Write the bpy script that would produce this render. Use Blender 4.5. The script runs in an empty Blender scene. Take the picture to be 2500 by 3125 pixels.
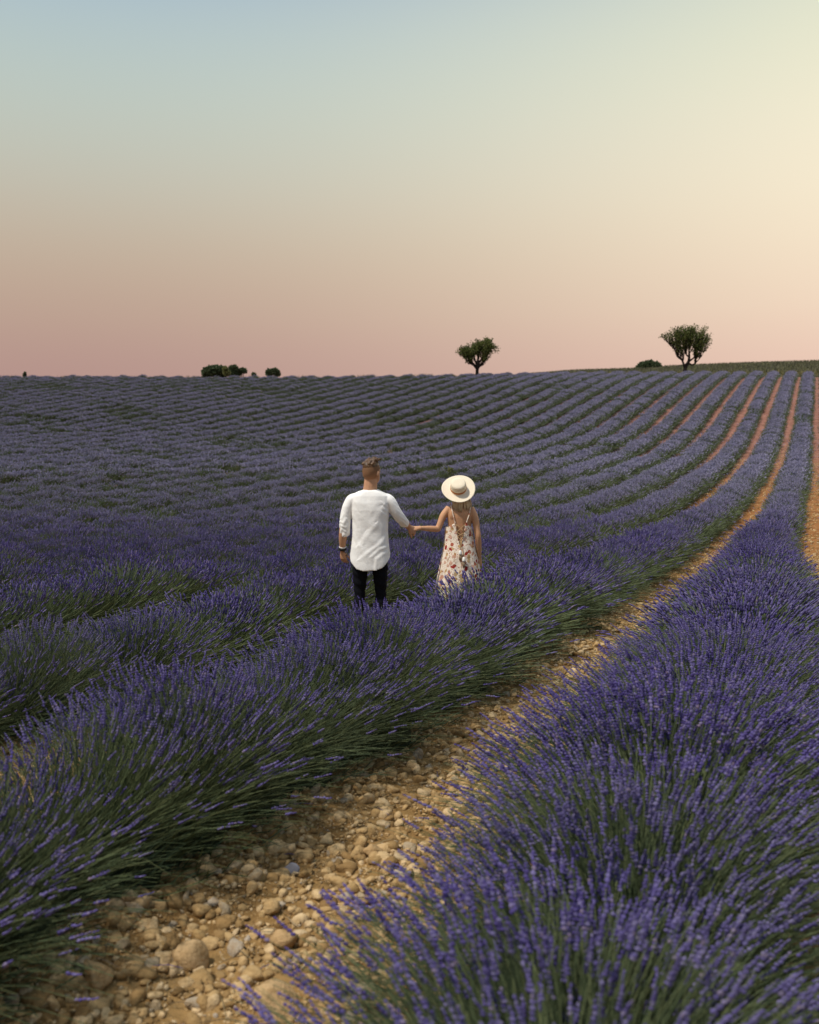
import bpy, bmesh, math, random
import numpy as np
from mathutils import Vector, Matrix, Euler

random.seed(7)
RNG = np.random.default_rng(11)
scene = bpy.context.scene
COL = scene.collection
rad = math.radians

# ------------------------------------------------------------------ camera
CAM_H = 2.03
cam_d = bpy.data.cameras.new('camera')
cam = bpy.data.objects.new('camera', cam_d)
COL.objects.link(cam)
cam.location = (0, 0, CAM_H)
cam.rotation_euler = (rad(90), 0, 0)
cam_d.sensor_fit = 'VERTICAL'
cam_d.sensor_height = 36
cam_d.lens = 35
cam_d.shift_y = -230.5 / 3125
cam_d.clip_start = 0.05
cam_d.clip_end = 3000
cam_d.dof.use_dof = True
cam_d.dof.focus_distance = 10.0
cam_d.dof.aperture_fstop = 2.5
scene.camera = cam
scene.render.resolution_x, scene.render.resolution_y = 819, 1024

# ------------------------------------------------------------------ world, sun, exposure
SUN_AZ = math.atan2(-0.76, -0.45)     # measured from +Y towards +X
SUN_EL = rad(62)


def s2l(c):
    return tuple(((x / 255) / 12.92) if x / 255 <= 0.04045 else (((x / 255) + 0.055) / 1.055) ** 2.4 for x in c)


world = bpy.data.worlds.new('World')
scene.world = world
world.use_nodes = True
wt = world.node_tree
wt.nodes.clear()


def wn(kind, **kw):
    n = wt.nodes.new(kind)
    for k, v in kw.items():
        setattr(n, k, v)
    return n


def wmath(op, a, b=None):
    n = wn('ShaderNodeMath', operation=op)
    for i, x in enumerate((a, b)):
        if x is None:
            continue
        if isinstance(x, (int, float)):
            n.inputs[i].default_value = x
        else:
            wt.links.new(x, n.inputs[i])
    return n.outputs[0]


tc = wn('ShaderNodeTexCoord')
sep = wn('ShaderNodeSeparateXYZ')
wt.links.new(tc.outputs['Generated'], sep.inputs[0])
elev = wmath('DIVIDE', wmath('ARCSINE', sep.outputs[2]), rad(60))
flat = wn('ShaderNodeCombineXYZ')
wt.links.new(sep.outputs[0], flat.inputs[0])
wt.links.new(sep.outputs[1], flat.inputs[1])
nrm = wn('ShaderNodeVectorMath', operation='NORMALIZE')
wt.links.new(flat.outputs[0], nrm.inputs[0])
dot = wn('ShaderNodeVectorMath', operation='DOT_PRODUCT')
wt.links.new(nrm.outputs[0], dot.inputs[0])
dot.inputs[1].default_value = (math.sin(rad(42)), math.cos(rad(42)), 0)
mr = wn('ShaderNodeMapRange', interpolation_type='LINEAR')
mr.inputs[1].default_value = 0.35
mr.inputs[2].default_value = 0.955
wt.links.new(dot.outputs['Value'], mr.inputs[0])


def ramp(stops):
    r = wn('ShaderNodeValToRGB')
    r.color_ramp.interpolation = 'B_SPLINE'
    els = r.color_ramp.elements
    while len(els) < len(stops):
        els.new(0.5)
    for e, (deg, c) in zip(els, stops):
        e.position = max(0, deg / 60)
        e.color = (*s2l(c), 1)
    wt.links.new(elev, r.inputs[0])
    return r.outputs[0]


left = ramp([(0, (178, 140, 134)), (3.6, (182, 145, 137)), (6.5, (190, 159, 141)), (10, (197, 176, 153)), (13.5, (198, 192, 174)),
             (17.1, (194, 202, 190)), (20.4, (187, 202, 198)), (24, (172, 193, 205)), (45, (140, 165, 195))])
right = ramp([(0, (234, 192, 174)), (3.9, (240, 203, 184)), (7, (248, 220, 193)), (12, (255, 239, 209)), (16, (252, 241, 213)),
              (20, (242, 239, 210)), (24, (226, 230, 207)), (45, (180, 195, 205))])
mixc = wn('ShaderNodeMix', data_type='RGBA')
wt.links.new(wmath('POWER', mr.outputs[0], 2.8), mixc.inputs['Factor'])
wt.links.new(left, mixc.inputs['A'])
wt.links.new(right, mixc.inputs['B'])
bg1 = wn('ShaderNodeBackground')
wt.links.new(mixc.outputs['Result'], bg1.inputs[0])
bg1.inputs[1].default_value = 1.0
sky = wn('ShaderNodeTexSky', sky_type='NISHITA')
sky.sun_disc = False
sky.sun_elevation = SUN_EL
sky.sun_rotation = SUN_AZ % (2 * math.pi)
bg2 = wn('ShaderNodeBackground')
wt.links.new(sky.outputs[0], bg2.inputs[0])
bg2.inputs[1].default_value = 0.08
mixs = wn('ShaderNodeMixShader')
mixs.inputs[0].default_value = 0.06
wt.links.new(bg1.outputs[0], mixs.inputs[1])
wt.links.new(bg2.outputs[0], mixs.inputs[2])
wo = wn('ShaderNodeOutputWorld')
wt.links.new(mixs.outputs[0], wo.inputs[0])

sun_d = bpy.data.lights.new('sun', 'SUN')
sun_d.energy = 3.9
sun_d.angle = rad(3.0)
sun_d.color = (1.0, 0.93, 0.82)
sun = bpy.data.objects.new('sun', sun_d)
COL.objects.link(sun)
sdir = Vector((math.sin(SUN_AZ) * math.cos(SUN_EL), math.cos(SUN_AZ) * math.cos(SUN_EL), math.sin(SUN_EL)))
sun.rotation_euler = sdir.to_track_quat('Z', 'Y').to_euler()
sun.location = sdir * 30

vs = scene.view_settings
vs.view_transform = 'Standard'
vs.look = 'None'
vs.exposure = 0
vs.gamma = 1
vs.use_curve_mapping = False
scene.cycles.max_bounces = 5
scene.cycles.diffuse_bounces = 3
scene.cycles.transparent_max_bounces = 6


# ------------------------------------------------------------------ helpers
def new_mesh(name, verts, faces, mats=(), matidx=None, smooth=False):
    verts = np.asarray(verts, dtype=np.float32).reshape(-1, 3)
    me = bpy.data.meshes.new(name)
    if isinstance(faces, np.ndarray) and faces.ndim == 2:
        k = faces.shape[1]
        nf = len(faces)
        me.vertices.add(len(verts))
        me.vertices.foreach_set('co', verts.ravel())
        me.loops.add(nf * k)
        me.loops.foreach_set('vertex_index', faces.astype(np.int32).ravel())
        me.polygons.add(nf)
        me.polygons.foreach_set('loop_start', np.arange(0, nf * k, k, dtype=np.int32))
        me.polygons.foreach_set('loop_total', np.full(nf, k, dtype=np.int32))
    else:
        me.from_pydata([tuple(map(float, v)) for v in verts], [], [tuple(map(int, f)) for f in faces])
    for m in mats:
        me.materials.append(m)
    if matidx is not None:
        me.polygons.foreach_set('material_index', np.asarray(matidx, dtype=np.int32))
    if smooth:
        me.polygons.foreach_set('use_smooth', np.ones(len(me.polygons), dtype=bool))
    me.update(calc_edges=True)
    return me


def link(name, data, parent=None, loc=None, kind=None, label=None, cat=None, group=None):
    o = bpy.data.objects.new(name, data)
    COL.objects.link(o)
    if parent is not None:
        o.parent = parent
    if loc is not None:
        o.location = loc
    if kind:
        o['kind'] = kind
    if label:
        o['label'] = label
    if cat:
        o['category'] = cat
    if group:
        o['group'] = group
    return o


class NT:
    """small node helper"""

    def __init__(self, name):
        self.m = bpy.data.materials.new(name)
        self.m.use_nodes = True
        self.t = self.m.node_tree
        self.t.nodes.clear()
        self.out = self.t.nodes.new('ShaderNodeOutputMaterial')

    def n(self, kind, inp=None, **kw):
        n = self.t.nodes.new(kind)
        for k, v in kw.items():
            setattr(n, k, v)
        for k, v in (inp or {}).items():
            self.put(n.inputs[k], v)
        return n

    def put(self, sock, v):
        if isinstance(v, bpy.types.NodeSocket):
            self.t.links.new(v, sock)
        elif isinstance(v, tuple) and len(v) == 3 and sock.type == 'RGBA':
            sock.default_value = (*v, 1)
        else:
            sock.default_value = v

    def math(self, op, a, b=0.0):
        return self.n('ShaderNodeMath', {0: a, 1: b}, operation=op).outputs[0]

    def noise(self, vec, scale, detail=3, rough=0.55):
        n = self.n('ShaderNodeTexNoise', {'Scale': scale, 'Detail': detail, 'Roughness': rough})
        if vec is not None:
            self.put(n.inputs['Vector'], vec)
        return n.outputs['Fac']

    def ramp(self, fac, stops, interp='LINEAR'):
        r = self.n('ShaderNodeValToRGB', {0: fac})
        r.color_ramp.interpolation = interp
        els = r.color_ramp.elements
        while len(els) < len(stops):
            els.new(0.5)
        for e, (p, c) in zip(els, stops):
            e.position = p
            e.color = (*c, 1) if isinstance(c, tuple) else (c, c, c, 1)
        return r.outputs[0]

    def mix(self, fac, a, b, blend='MIX'):
        n = self.n('ShaderNodeMix', {'Factor': fac}, data_type='RGBA', blend_type=blend)
        self.put(n.inputs['A'], a)
        self.put(n.inputs['B'], b)
        return n.outputs['Result']

    def maprange(self, v, a, b, c=0.0, d=1.0, smooth=True):
        return self.n('ShaderNodeMapRange', {0: v, 1: a, 2: b, 3: c, 4: d},
                      interpolation_type='SMOOTHSTEP' if smooth else 'LINEAR').outputs[0]

    def bump(self, h, strength, dist=0.01):
        return self.n('ShaderNodeBump', {'Height': h, 'Strength': strength, 'Distance': dist}).outputs[0]

    def finish(self, color, rough=0.8, normal=None, translucent=0.0, spec=0.3, sheen=0.0, sss=0.0):
        p = self.n('ShaderNodeBsdfPrincipled', {'Base Color': color, 'Roughness': rough})
        p.inputs['Specular IOR Level'].default_value = spec
        if sheen:
            p.inputs['Sheen Weight'].default_value = sheen
        if sss:
            p.inputs['Subsurface Weight'].default_value = sss
            p.inputs['Subsurface Radius'].default_value = (0.02, 0.008, 0.004)
            p.inputs['Subsurface Scale'].default_value = 0.4
        if normal is not None:
            self.put(p.inputs['Normal'], normal)
        sh = p.outputs[0]
        if translucent:
            tr = self.n('ShaderNodeBsdfTranslucent', {'Color': color})
            sh = self.n('ShaderNodeMixShader', {0: translucent, 1: sh, 2: tr.outputs[0]}).outputs[0]
        self.t.links.new(sh, self.out.inputs['Surface'])
        return self.m


# ------------------------------------------------------------------ terrain
ROW_M = 0.41          # rows run along (0.41, 1)
ROW_S = 2.16          # spacing measured along X
ROW_A = -3.31         # X offset of the row in front of the couple
RDIR = np.array([ROW_M, 1.0]) / math.hypot(ROW_M, 1)
RANG = -math.atan(ROW_M)

_Y = np.array([-60, 0, 8, 12, 17, 24, 31, 38, 45, 52, 58.5, 65, 72, 79, 86, 93, 100, 107, 114, 120, 126, 135])
_H = np.array([0.0, 0, 0, -.12, -.42, -.74, -.85, -.7, -.36, 0.02, .42, .98, 1.68, 2.6, 3.75, 4.85, 6.0, 7.15, 8.2, 9.0, 9.55, 10.1])
_fy = np.linspace(-60, 135, 1951)
_fh = np.interp(_fy, _Y, _H)
_k = np.hanning(61)
_k /= _k.sum()
_fh = np.convolve(np.pad(_fh, 30, mode='edge'), _k, mode='valid')


def sstep(x, a, b):
    t = np.clip((np.asarray(x, float) - a) / (b - a), 0, 1)
    return t * t * (3 - 2 * t)


def field_end(X):
    return 117 + 11.0 * sstep(X, -20, 45)


def ground(X, Y):
    X = np.asarray(X, float)
    Y = np.asarray(Y, float)
    e = field_end(X)
    h = np.interp(np.minimum(Y, e), _fy, _fh)
    ridge = np.interp(X, [-90, -50, 10, 22, 31, 45, 50, 63, 82, 120, 220], [6, 8, 12.3, 14.0, 14.85, 15.3, 15.8, 16.4, 17.0, 17.6, 18.5])
    t = np.clip((Y - e) / (200 - e), 0, 1)
    h = h + (ridge - h) * (1 - (1 - t) ** 1.25) * (Y > e)
    h = h - np.clip(Y - 205, 0, None) * 0.09
    h = h + 0.12 * np.sin(X * 0.11 + Y * 0.05) * sstep(Y, 20, 60) * (1 - sstep(Y, 100, 125))
    return h


def row_phase(X, Y):
    """distance in rows from the row A centre line (integers are row centres)"""
    return (np.asarray(X) - ROW_M * np.asarray(Y) - ROW_A) / ROW_S


def axis(lo, hi, mid, step, grow):
    a = [mid]
    s = step
    while a[-1] < hi:
        if a[-1] - mid > 12:
            s *= grow
        a.append(a[-1] + s)
    b = [mid]
    s = step
    while b[-1] > lo:
        if mid - b[-1] > 10:
            s *= grow
        b.append(b[-1] - s)
    return np.array(b[::-1] + a[1:])


gx = axis(-420, 520, 0.0, 0.1, 1.035)
gy = axis(-60, 900, 6.0, 0.1, 1.025)
GX, GY = np.meshgrid(gx, gy)
GZ = ground(GX, GY)
ph = row_phase(GX, GY)
near = 1 - sstep(np.hypot(GX, GY - 5), 14, 40)
GZ = GZ + near * (0.05 * np.cos(2 * math.pi * ph) + 0.018 * np.sin(GX * 7.1 + 2 * np.sin(GY * 3.3)) * np.sin(GY * 6.3 + GX * 2.1)
                  + 0.012 * np.sin(GX * 17 + 3 * np.sin(GY * 9)) * np.sin(GY * 15)) - 0.03
nx_, ny_ = len(gx), len(gy)
ii = np.arange(nx_ * ny_).reshape(ny_, nx_)
gf = np.stack([ii[:-1, :-1], ii[:-1, 1:], ii[1:, 1:], ii[1:, :-1]], -1).reshape(-1, 4)


def ground_near(X, Y):
    X = np.asarray(X, float)
    Y = np.asarray(Y, float)
    p = row_phase(X, Y)
    n = 1 - sstep(np.hypot(X, Y - 5), 14, 40)
    return ground(X, Y) + n * (0.05 * np.cos(2 * math.pi * p) + 0.018 * np.sin(X * 7.1 + 2 * np.sin(Y * 3.3)) * np.sin(Y * 6.3 + X * 2.1)
                               + 0.012 * np.sin(X * 17 + 3 * np.sin(Y * 9)) * np.sin(Y * 15)) - 0.03


def soil_material():
    n = NT('soil')
    pos = n.n('ShaderNodeNewGeometry').outputs['Position']
    sx = n.n('ShaderNodeSeparateXYZ', {0: pos})
    a = n.noise(pos, 3.0, 6, 0.65)
    b = n.noise(pos, 28.0, 5, 0.7)
    g = n.noise(pos, 0.11, 3)
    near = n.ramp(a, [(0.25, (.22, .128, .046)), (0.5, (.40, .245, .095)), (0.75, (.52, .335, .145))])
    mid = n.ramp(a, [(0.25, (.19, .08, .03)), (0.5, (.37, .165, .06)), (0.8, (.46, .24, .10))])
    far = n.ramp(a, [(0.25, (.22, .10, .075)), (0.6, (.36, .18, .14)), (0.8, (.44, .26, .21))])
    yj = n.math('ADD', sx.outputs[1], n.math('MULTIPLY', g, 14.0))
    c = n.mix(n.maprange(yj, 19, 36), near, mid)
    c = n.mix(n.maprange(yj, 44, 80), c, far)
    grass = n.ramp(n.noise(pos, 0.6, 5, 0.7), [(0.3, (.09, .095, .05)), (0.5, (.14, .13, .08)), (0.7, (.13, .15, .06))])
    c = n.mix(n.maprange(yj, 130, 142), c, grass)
    big = n.noise(pos, 0.9, 4, .65)
    c = n.mix(n.maprange(big, .38, .68, 0, .55), c, n.mix(1.0, c, (.52, .46, .42), 'MULTIPLY'))
    c = n.mix(n.math('MULTIPLY', b, 0.55), c, n.mix(0.5, c, (.75, .6, .4), 'MULTIPLY'))
    h = n.math('ADD', n.math('MULTIPLY', b, 0.6), n.noise(pos, 95.0, 4, 0.7))
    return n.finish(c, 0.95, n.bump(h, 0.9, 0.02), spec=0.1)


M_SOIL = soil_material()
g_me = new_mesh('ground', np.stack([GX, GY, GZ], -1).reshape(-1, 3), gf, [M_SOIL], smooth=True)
GROUND = link('ground', g_me, kind='structure', label='ochre soil between the lavender rows, pinker on the far slope')


# ------------------------------------------------------------------ lavender materials
def flower_material():
    n = NT('lavender_flower')
    geo = n.n('ShaderNodeNewGeometry')
    ri = geo.outputs['Random Per Island']
    obr = n.n('ShaderNodeObjectInfo').outputs['Random']
    pn = n.noise(geo.outputs['Position'], 0.35, 3)
    c = n.ramp(ri, [(0.0, (.065, .046, .18)), (0.35, (.100, .075, .265)), (0.7, (.14, .112, .32)), (0.9, (.22, .19, .38)), (1.0, (.24, .18, .26))])
    c = n.mix(n.math('MULTIPLY', n.maprange(obr, 0.4, 1.0), 0.30), c, (.17, .155, .27))
    c = n.mix(n.math('MULTIPLY', n.maprange(pn, 0.5, 0.75), 0.45), c, (.17, .165, .22))
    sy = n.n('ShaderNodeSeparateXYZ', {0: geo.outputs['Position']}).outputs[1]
    c = n.mix(n.maprange(sy, 12, 42, 0, 0.78), c, (.315, .30, .42))  # pale highlights on distant row tops put into the flower colour by depth
    return n.finish(c, 0.85, translucent=0.2, spec=0.15)


def stem_material(name, dark, mid, light, far):
    n = NT(name)
    geo = n.n('ShaderNodeNewGeometry')
    ri = geo.outputs['Random Per Island']
    obr = n.n('ShaderNodeObjectInfo').outputs['Random']
    c = n.ramp(ri, [(0, dark), (0.5, mid), (1, light)])
    if name != 'lavender_core':
        c = n.mix(n.math('MULTIPLY', obr, 0.35), c, (.085, .11, .075))
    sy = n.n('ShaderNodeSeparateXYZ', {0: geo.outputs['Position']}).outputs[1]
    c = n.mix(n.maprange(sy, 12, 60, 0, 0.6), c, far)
    return n.finish(c, 0.7, translucent=0.15, spec=0.2)


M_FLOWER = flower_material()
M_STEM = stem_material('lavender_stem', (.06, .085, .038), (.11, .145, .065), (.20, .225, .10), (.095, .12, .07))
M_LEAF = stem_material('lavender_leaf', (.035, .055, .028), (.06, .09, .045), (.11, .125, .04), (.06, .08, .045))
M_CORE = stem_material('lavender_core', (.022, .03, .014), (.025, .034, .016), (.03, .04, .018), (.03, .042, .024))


# ------------------------------------------------------------------ lavender plant meshes
def vnorm(a):
    return a / np.maximum(np.linalg.norm(a, axis=-1, keepdims=True), 1e-9)


def plant_mesh(name, seed, n_stem, lod, bloom=1.0, thick=1.0, half_len=0.30):
    """one lavender bush; local x runs across the row, y along it. Returns (stem mesh, flower mesh) or one joined mesh"""
    r = np.random.default_rng(seed)
    phi = np.arcsin(r.uniform(-1, 1, n_stem) * 0.998) * 0.60 + r.uniform(-1, 1, n_stem) * 0.66
    phi = np.clip(phi, -1.48, 1.48)
    psi = r.normal(0, 0.20, n_stem)
    base = np.stack([phi * 0.09 + r.normal(0, .035, n_stem), r.uniform(-half_len, half_len, n_stem), r.uniform(0.0, 0.12, n_stem)], -1)
    psi = psi + base[:, 1] * 0.35

    def dirv(p, q):
        return vnorm(np.stack([np.sin(p), np.sin(q) * 0.9, np.cos(p)], -1))
    bump = 1 + 0.10 * np.sin(base[:, 1] * 9 + seed) * np.cos(phi * 2.3 + seed * 1.7)
    L = 1 / np.sqrt((np.sin(phi) / 0.60) ** 2 + (np.cos(phi) / 0.66) ** 2) * bump * (1 - np.abs(r.normal(0, 0.11, n_stem)) + 0.05)
    L = np.maximum(L, 0.3)
    P0 = base
    P1 = base + dirv(phi * 0.72, psi * 0.6) * (L * 0.55)[:, None]
    P2 = base + dirv(phi, psi) * L[:, None]
    P2[:, 2] = np.maximum(P2[:, 2], 0.07 + r.uniform(0, .05, n_stem))
    tang = vnorm(vnorm(P2 - P1) + np.array([0, 0, .22]) + r.normal(0, .10, (n_stem, 3)))
    cut = 0.90 if lod == 0 else 0.72 if lod == 1 else 0.58
    has = r.uniform(0, 1, n_stem) < bloom * ((0.10 if lod == 0 else 0.05) + 0.85 * np.exp(-(phi / cut) ** 4))
    V, F, MI = [], [], []
    off = 0

    def add(v, f, m):
        nonlocal off
        V.append(v.reshape(-1, 3))
        F.append(f + off)
        MI.append(np.full(len(f), m))
        off += v.reshape(-1, 3).shape[0]

    def frame(t):
        ref = np.where(np.abs(t[:, 2:3]) > 0.9, np.array([[1., 0, 0]]), np.array([[0, 0, 1.]]))
        a = vnorm(np.cross(t, ref))
        return a, np.cross(t, a)

    def tubes(rings, radii, k, mat, closed_tip=True, twist=None):
        # rings: list of (N,3) centres; radii: list of (N,) ; k sides
        N = rings[0].shape[0]
        t = vnorm(rings[-1] - rings[0])
        a, b = frame(t)
        if twist is None:
            twist = r.uniform(0, 6.28, N)
        R = len(rings)
        vv = np.zeros((N, R, k, 3))
        for j in range(k):
            ang = twist + 2 * math.pi * j / k
            d = np.cos(ang)[:, None] * a + np.sin(ang)[:, None] * b
            for i in range(R):
                vv[:, i, j] = rings[i] + d * np.asarray(radii[i]).reshape(-1, 1)
        idx = np.arange(N * R * k).reshape(N, R, k)
        fs = []
        for i in range(R - 1):
            for j in range(k):
                j2 = (j + 1) % k
                if k == 2 and j == 1:
                    continue
                fs.append(np.stack([idx[:, i, j], idx[:, i, j2], idx[:, i + 1, j2]], -1))
                fs.append(np.stack([idx[:, i, j], idx[:, i + 1, j2], idx[:, i + 1, j]], -1))
        add(vv, np.concatenate(fs), mat)

    def bez(t):
        return P0 * (1 - t) ** 2 + P1 * 2 * t * (1 - t) + P2 * t * t

    w = 0.0016 * thick
    one = np.ones(n_stem)
    if lod == 0:
        tubes([bez(0), bez(.35), bez(.7), P2], [w * 1.6 * one, w * 1.2 * one, w * one, w * .9 * one], 3, 0)
    elif lod == 1:
        tubes([bez(0.05), bez(.5), P2], [w * 1.8 * one, w * 1.4 * one, w * 1.1 * one], 2, 0)
    else:
        tubes([bez(0.25), P2], [w * 2.2 * one, w * 1.4 * one], 2, 0)
    # leaves low in the bush
    nl = {0: 1000, 1: 420, 2: 120, 3: 45}[lod]
    lp = np.clip(r.normal(0, .85, nl), -1.5, 1.5)
    lb = np.stack([np.sin(lp) * r.uniform(.12, .46, nl), r.uniform(-half_len, half_len, nl), np.maximum(.04, np.cos(lp) * r.uniform(.1, .38, nl))], -1)
    ld = vnorm(np.stack([np.sin(lp) * .9, r.normal(0, .5, nl), np.cos(lp) * .7 + .35], -1) + r.normal(0, .25, (nl, 3)))
    ll = r.uniform(.07, .15, nl) * (1 if lod < 2 else 1.6)
    save_n = n_stem
    wl = (0.0032 if lod == 0 else 0.005 if lod == 1 else 0.012) * one[:1]
    tubes([lb, lb + ld * (ll * .6)[:, None], lb + ld * ll[:, None]], [wl * .7 * np.ones(nl), wl * np.ones(nl), wl * .15 * np.ones(nl)], 2, 1,
          twist=r.uniform(0, 6.28, nl))
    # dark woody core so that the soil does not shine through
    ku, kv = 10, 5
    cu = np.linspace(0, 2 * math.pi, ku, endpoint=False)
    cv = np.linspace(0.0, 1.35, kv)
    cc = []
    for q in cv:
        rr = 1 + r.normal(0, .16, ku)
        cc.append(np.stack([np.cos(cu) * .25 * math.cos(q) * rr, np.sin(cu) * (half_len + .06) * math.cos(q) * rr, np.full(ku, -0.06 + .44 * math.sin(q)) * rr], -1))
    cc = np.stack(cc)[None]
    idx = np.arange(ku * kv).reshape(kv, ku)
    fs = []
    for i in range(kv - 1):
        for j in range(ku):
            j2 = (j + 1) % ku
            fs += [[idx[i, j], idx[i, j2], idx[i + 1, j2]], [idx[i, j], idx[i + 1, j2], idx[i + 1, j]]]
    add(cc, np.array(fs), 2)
    SV, SF, SM = np.concatenate(V), np.concatenate(F), np.concatenate(MI)
    # ---- flower spikes
    V, F, MI = [], [], []
    off = 0
    p, t = P2[has], tang[has]
    nf = len(p)
    sl = r.uniform(.045, .085, nf) * (1 if lod < 3 else 1.15)
    sw = r.uniform(.0062, .0088, nf) * (thick if lod else .92)
    if lod == 0:
        K = 6
        for i in range(K):
            s = (i + .3) / K
            keep = r.uniform(0, 1, nf) < (0.8 if i == 0 else 0.97)
            c0 = p + t * ((s - 0.15) * sl * 1.15)[:, None] + r.normal(0, .0009, (nf, 3))
            rr = sw * (1.0 - .55 * s ** 2) * r.uniform(.8, 1.2, nf)
            hh = (sl / K * r.uniform(.45, .62, nf))[:, None]
            c0, rr, hh, tt = c0[keep], rr[keep], hh[keep], t[keep]
            tubes([c0 - tt * hh, c0 + tt * hh * .1, c0 + tt * hh * 1.25], [rr * .25, rr, rr * .18], 5, 0, twist=r.uniform(0, 6.28, len(c0)))
    elif lod == 1:
        for s0, s1 in ((-.12, .42), (.36, 1.0)):
            c0 = p + t * (s0 * sl)[:, None]
            c1 = p + t * (s1 * sl)[:, None]
            tubes([c0, c0 * .6 + c1 * .4, c1], [sw * .45, sw * (1.15 if s0 < 0 else 1.0), sw * .3], 3, 0, twist=r.uniform(0, 6.28, nf))
    else:
        tubes([p - t * (sl * .15)[:, None], p + t * (sl * .4)[:, None], p + t * sl[:, None]], [sw * .5, sw * 1.2, sw * .25], 3 if lod == 2 else 2, 0,
              twist=r.uniform(0, 6.28, nf))
    FV, FF = np.concatenate(V), np.concatenate(F)
    if lod == 0:
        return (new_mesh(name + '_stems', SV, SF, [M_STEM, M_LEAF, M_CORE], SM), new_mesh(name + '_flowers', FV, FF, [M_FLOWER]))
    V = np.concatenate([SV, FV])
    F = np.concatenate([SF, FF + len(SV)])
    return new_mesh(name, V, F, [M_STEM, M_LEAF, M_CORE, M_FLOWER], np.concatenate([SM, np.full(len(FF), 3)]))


LOD0 = [plant_mesh('lavender_near%d' % i, 100 + i, 1250, 0, 0.37 + .06 * (i % 3), .80) for i in range(8)]
LOD1 = [plant_mesh('lavender_mid%d' % i, 200 + i, 950, 1, b, 1.0) for i, b in enumerate((.74, .70, .66, .62, .56, .25))]
LOD2 = [plant_mesh('lavender_far%d' % i, 300 + i, 560, 2, b, 1.45) for i, b in enumerate((.85, .78, .72, .68, .60, .25))]
LOD3 = [plant_mesh('lavender_distant%d' % i, 400 + i, 460, 3, b, 2.3) for i, b in enumerate((.95, .85, .8, .75, .65, .25))]

PLIB = bpy.data.collections.new('lavender_plant_library')
for i, me in enumerate(LOD2 + LOD3):
    o = bpy.data.objects.new('lavender_plant_source_%02d' % i, me)
    PLIB.objects.link(o)


def instancer(name, coll):
    ng = bpy.data.node_groups.new(name, 'GeometryNodeTree')
    ng.interface.new_socket('Geometry', in_out='INPUT', socket_type='NodeSocketGeometry')
    ng.interface.new_socket('Geometry', in_out='OUTPUT', socket_type='NodeSocketGeometry')
    gi = ng.nodes.new('NodeGroupInput')
    go = ng.nodes.new('NodeGroupOutput')
    ci = ng.nodes.new('GeometryNodeCollectionInfo')
    ci.inputs['Collection'].default_value = coll
    ci.inputs['Separate Children'].default_value = True
    ci.inputs['Reset Children'].default_value = True
    ip = ng.nodes.new('GeometryNodeInstanceOnPoints')
    ip.inputs['Pick Instance'].default_value = True

    def attr(n, t):
        a = ng.nodes.new('GeometryNodeInputNamedAttribute')
        a.data_type = t
        a.inputs['Name'].default_value = n
        return next(s for s in a.outputs if s.enabled and s.name == 'Attribute')
    ng.links.new(gi.outputs[0], ip.inputs['Points'])
    ng.links.new(ci.outputs[0], ip.inputs['Instance'])
    ng.links.new(attr('var', 'INT'), ip.inputs['Instance Index'])
    ng.links.new(attr('rot', 'FLOAT_VECTOR'), ip.inputs['Rotation'])
    ng.links.new(attr('scl', 'FLOAT_VECTOR'), ip.inputs['Scale'])
    ng.links.new(ip.outputs[0], go.inputs[0])
    return ng


NG_PLANT = instancer('plants_on_points', PLIB)


def stuff_points(name, pts, rot, scl, var, ng, parent=None, loc=None, **kw):
    me = bpy.data.meshes.new(name)
    me.vertices.add(len(pts))
    me.vertices.foreach_set('co', np.asarray(pts, np.float32).ravel())
    a = me.attributes.new('rot', 'FLOAT_VECTOR', 'POINT')
    a.data.foreach_set('vector', np.asarray(rot, np.float32).ravel())
    a = me.attributes.new('scl', 'FLOAT_VECTOR', 'POINT')
    a.data.foreach_set('vector', np.asarray(scl, np.float32).ravel())
    a = me.attributes.new('var', 'INT', 'POINT')
    a.data.foreach_set('value', np.asarray(var, np.int32))
    me.update()
    o = link(name, me, parent, loc, kind='stuff', **kw)
    m = o.modifiers.new('instances', 'NODES')
    m.node_group = ng
    return o


# ------------------------------------------------------------------ lavender rows
PIX = 3038.0


def in_view(X, Y, extra=1.6):
    return np.abs(X) < 0.4115 * 1.06 * np.maximum(Y, 0) + extra


BARE = [(-1.2, 63.0, .7), (0.9, 63.5, .7), (0.1, 49.5, .7), (-17, 44, 1.2), (-16, 45.5, .9), (-12.8, 44.6, 0.9), (-9.0, 49.3, .9)]


def hash2(x, y):
    return (math.sin(x * 12.9898 + y * 78.233) * 43758.5453) % 1.0


def green_patch(x, y):
    v = math.sin(x * .23 + 1.3) * math.sin(y * .17 + .4) + .6 * math.sin(x * .61 + y * .41)
    return v


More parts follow.
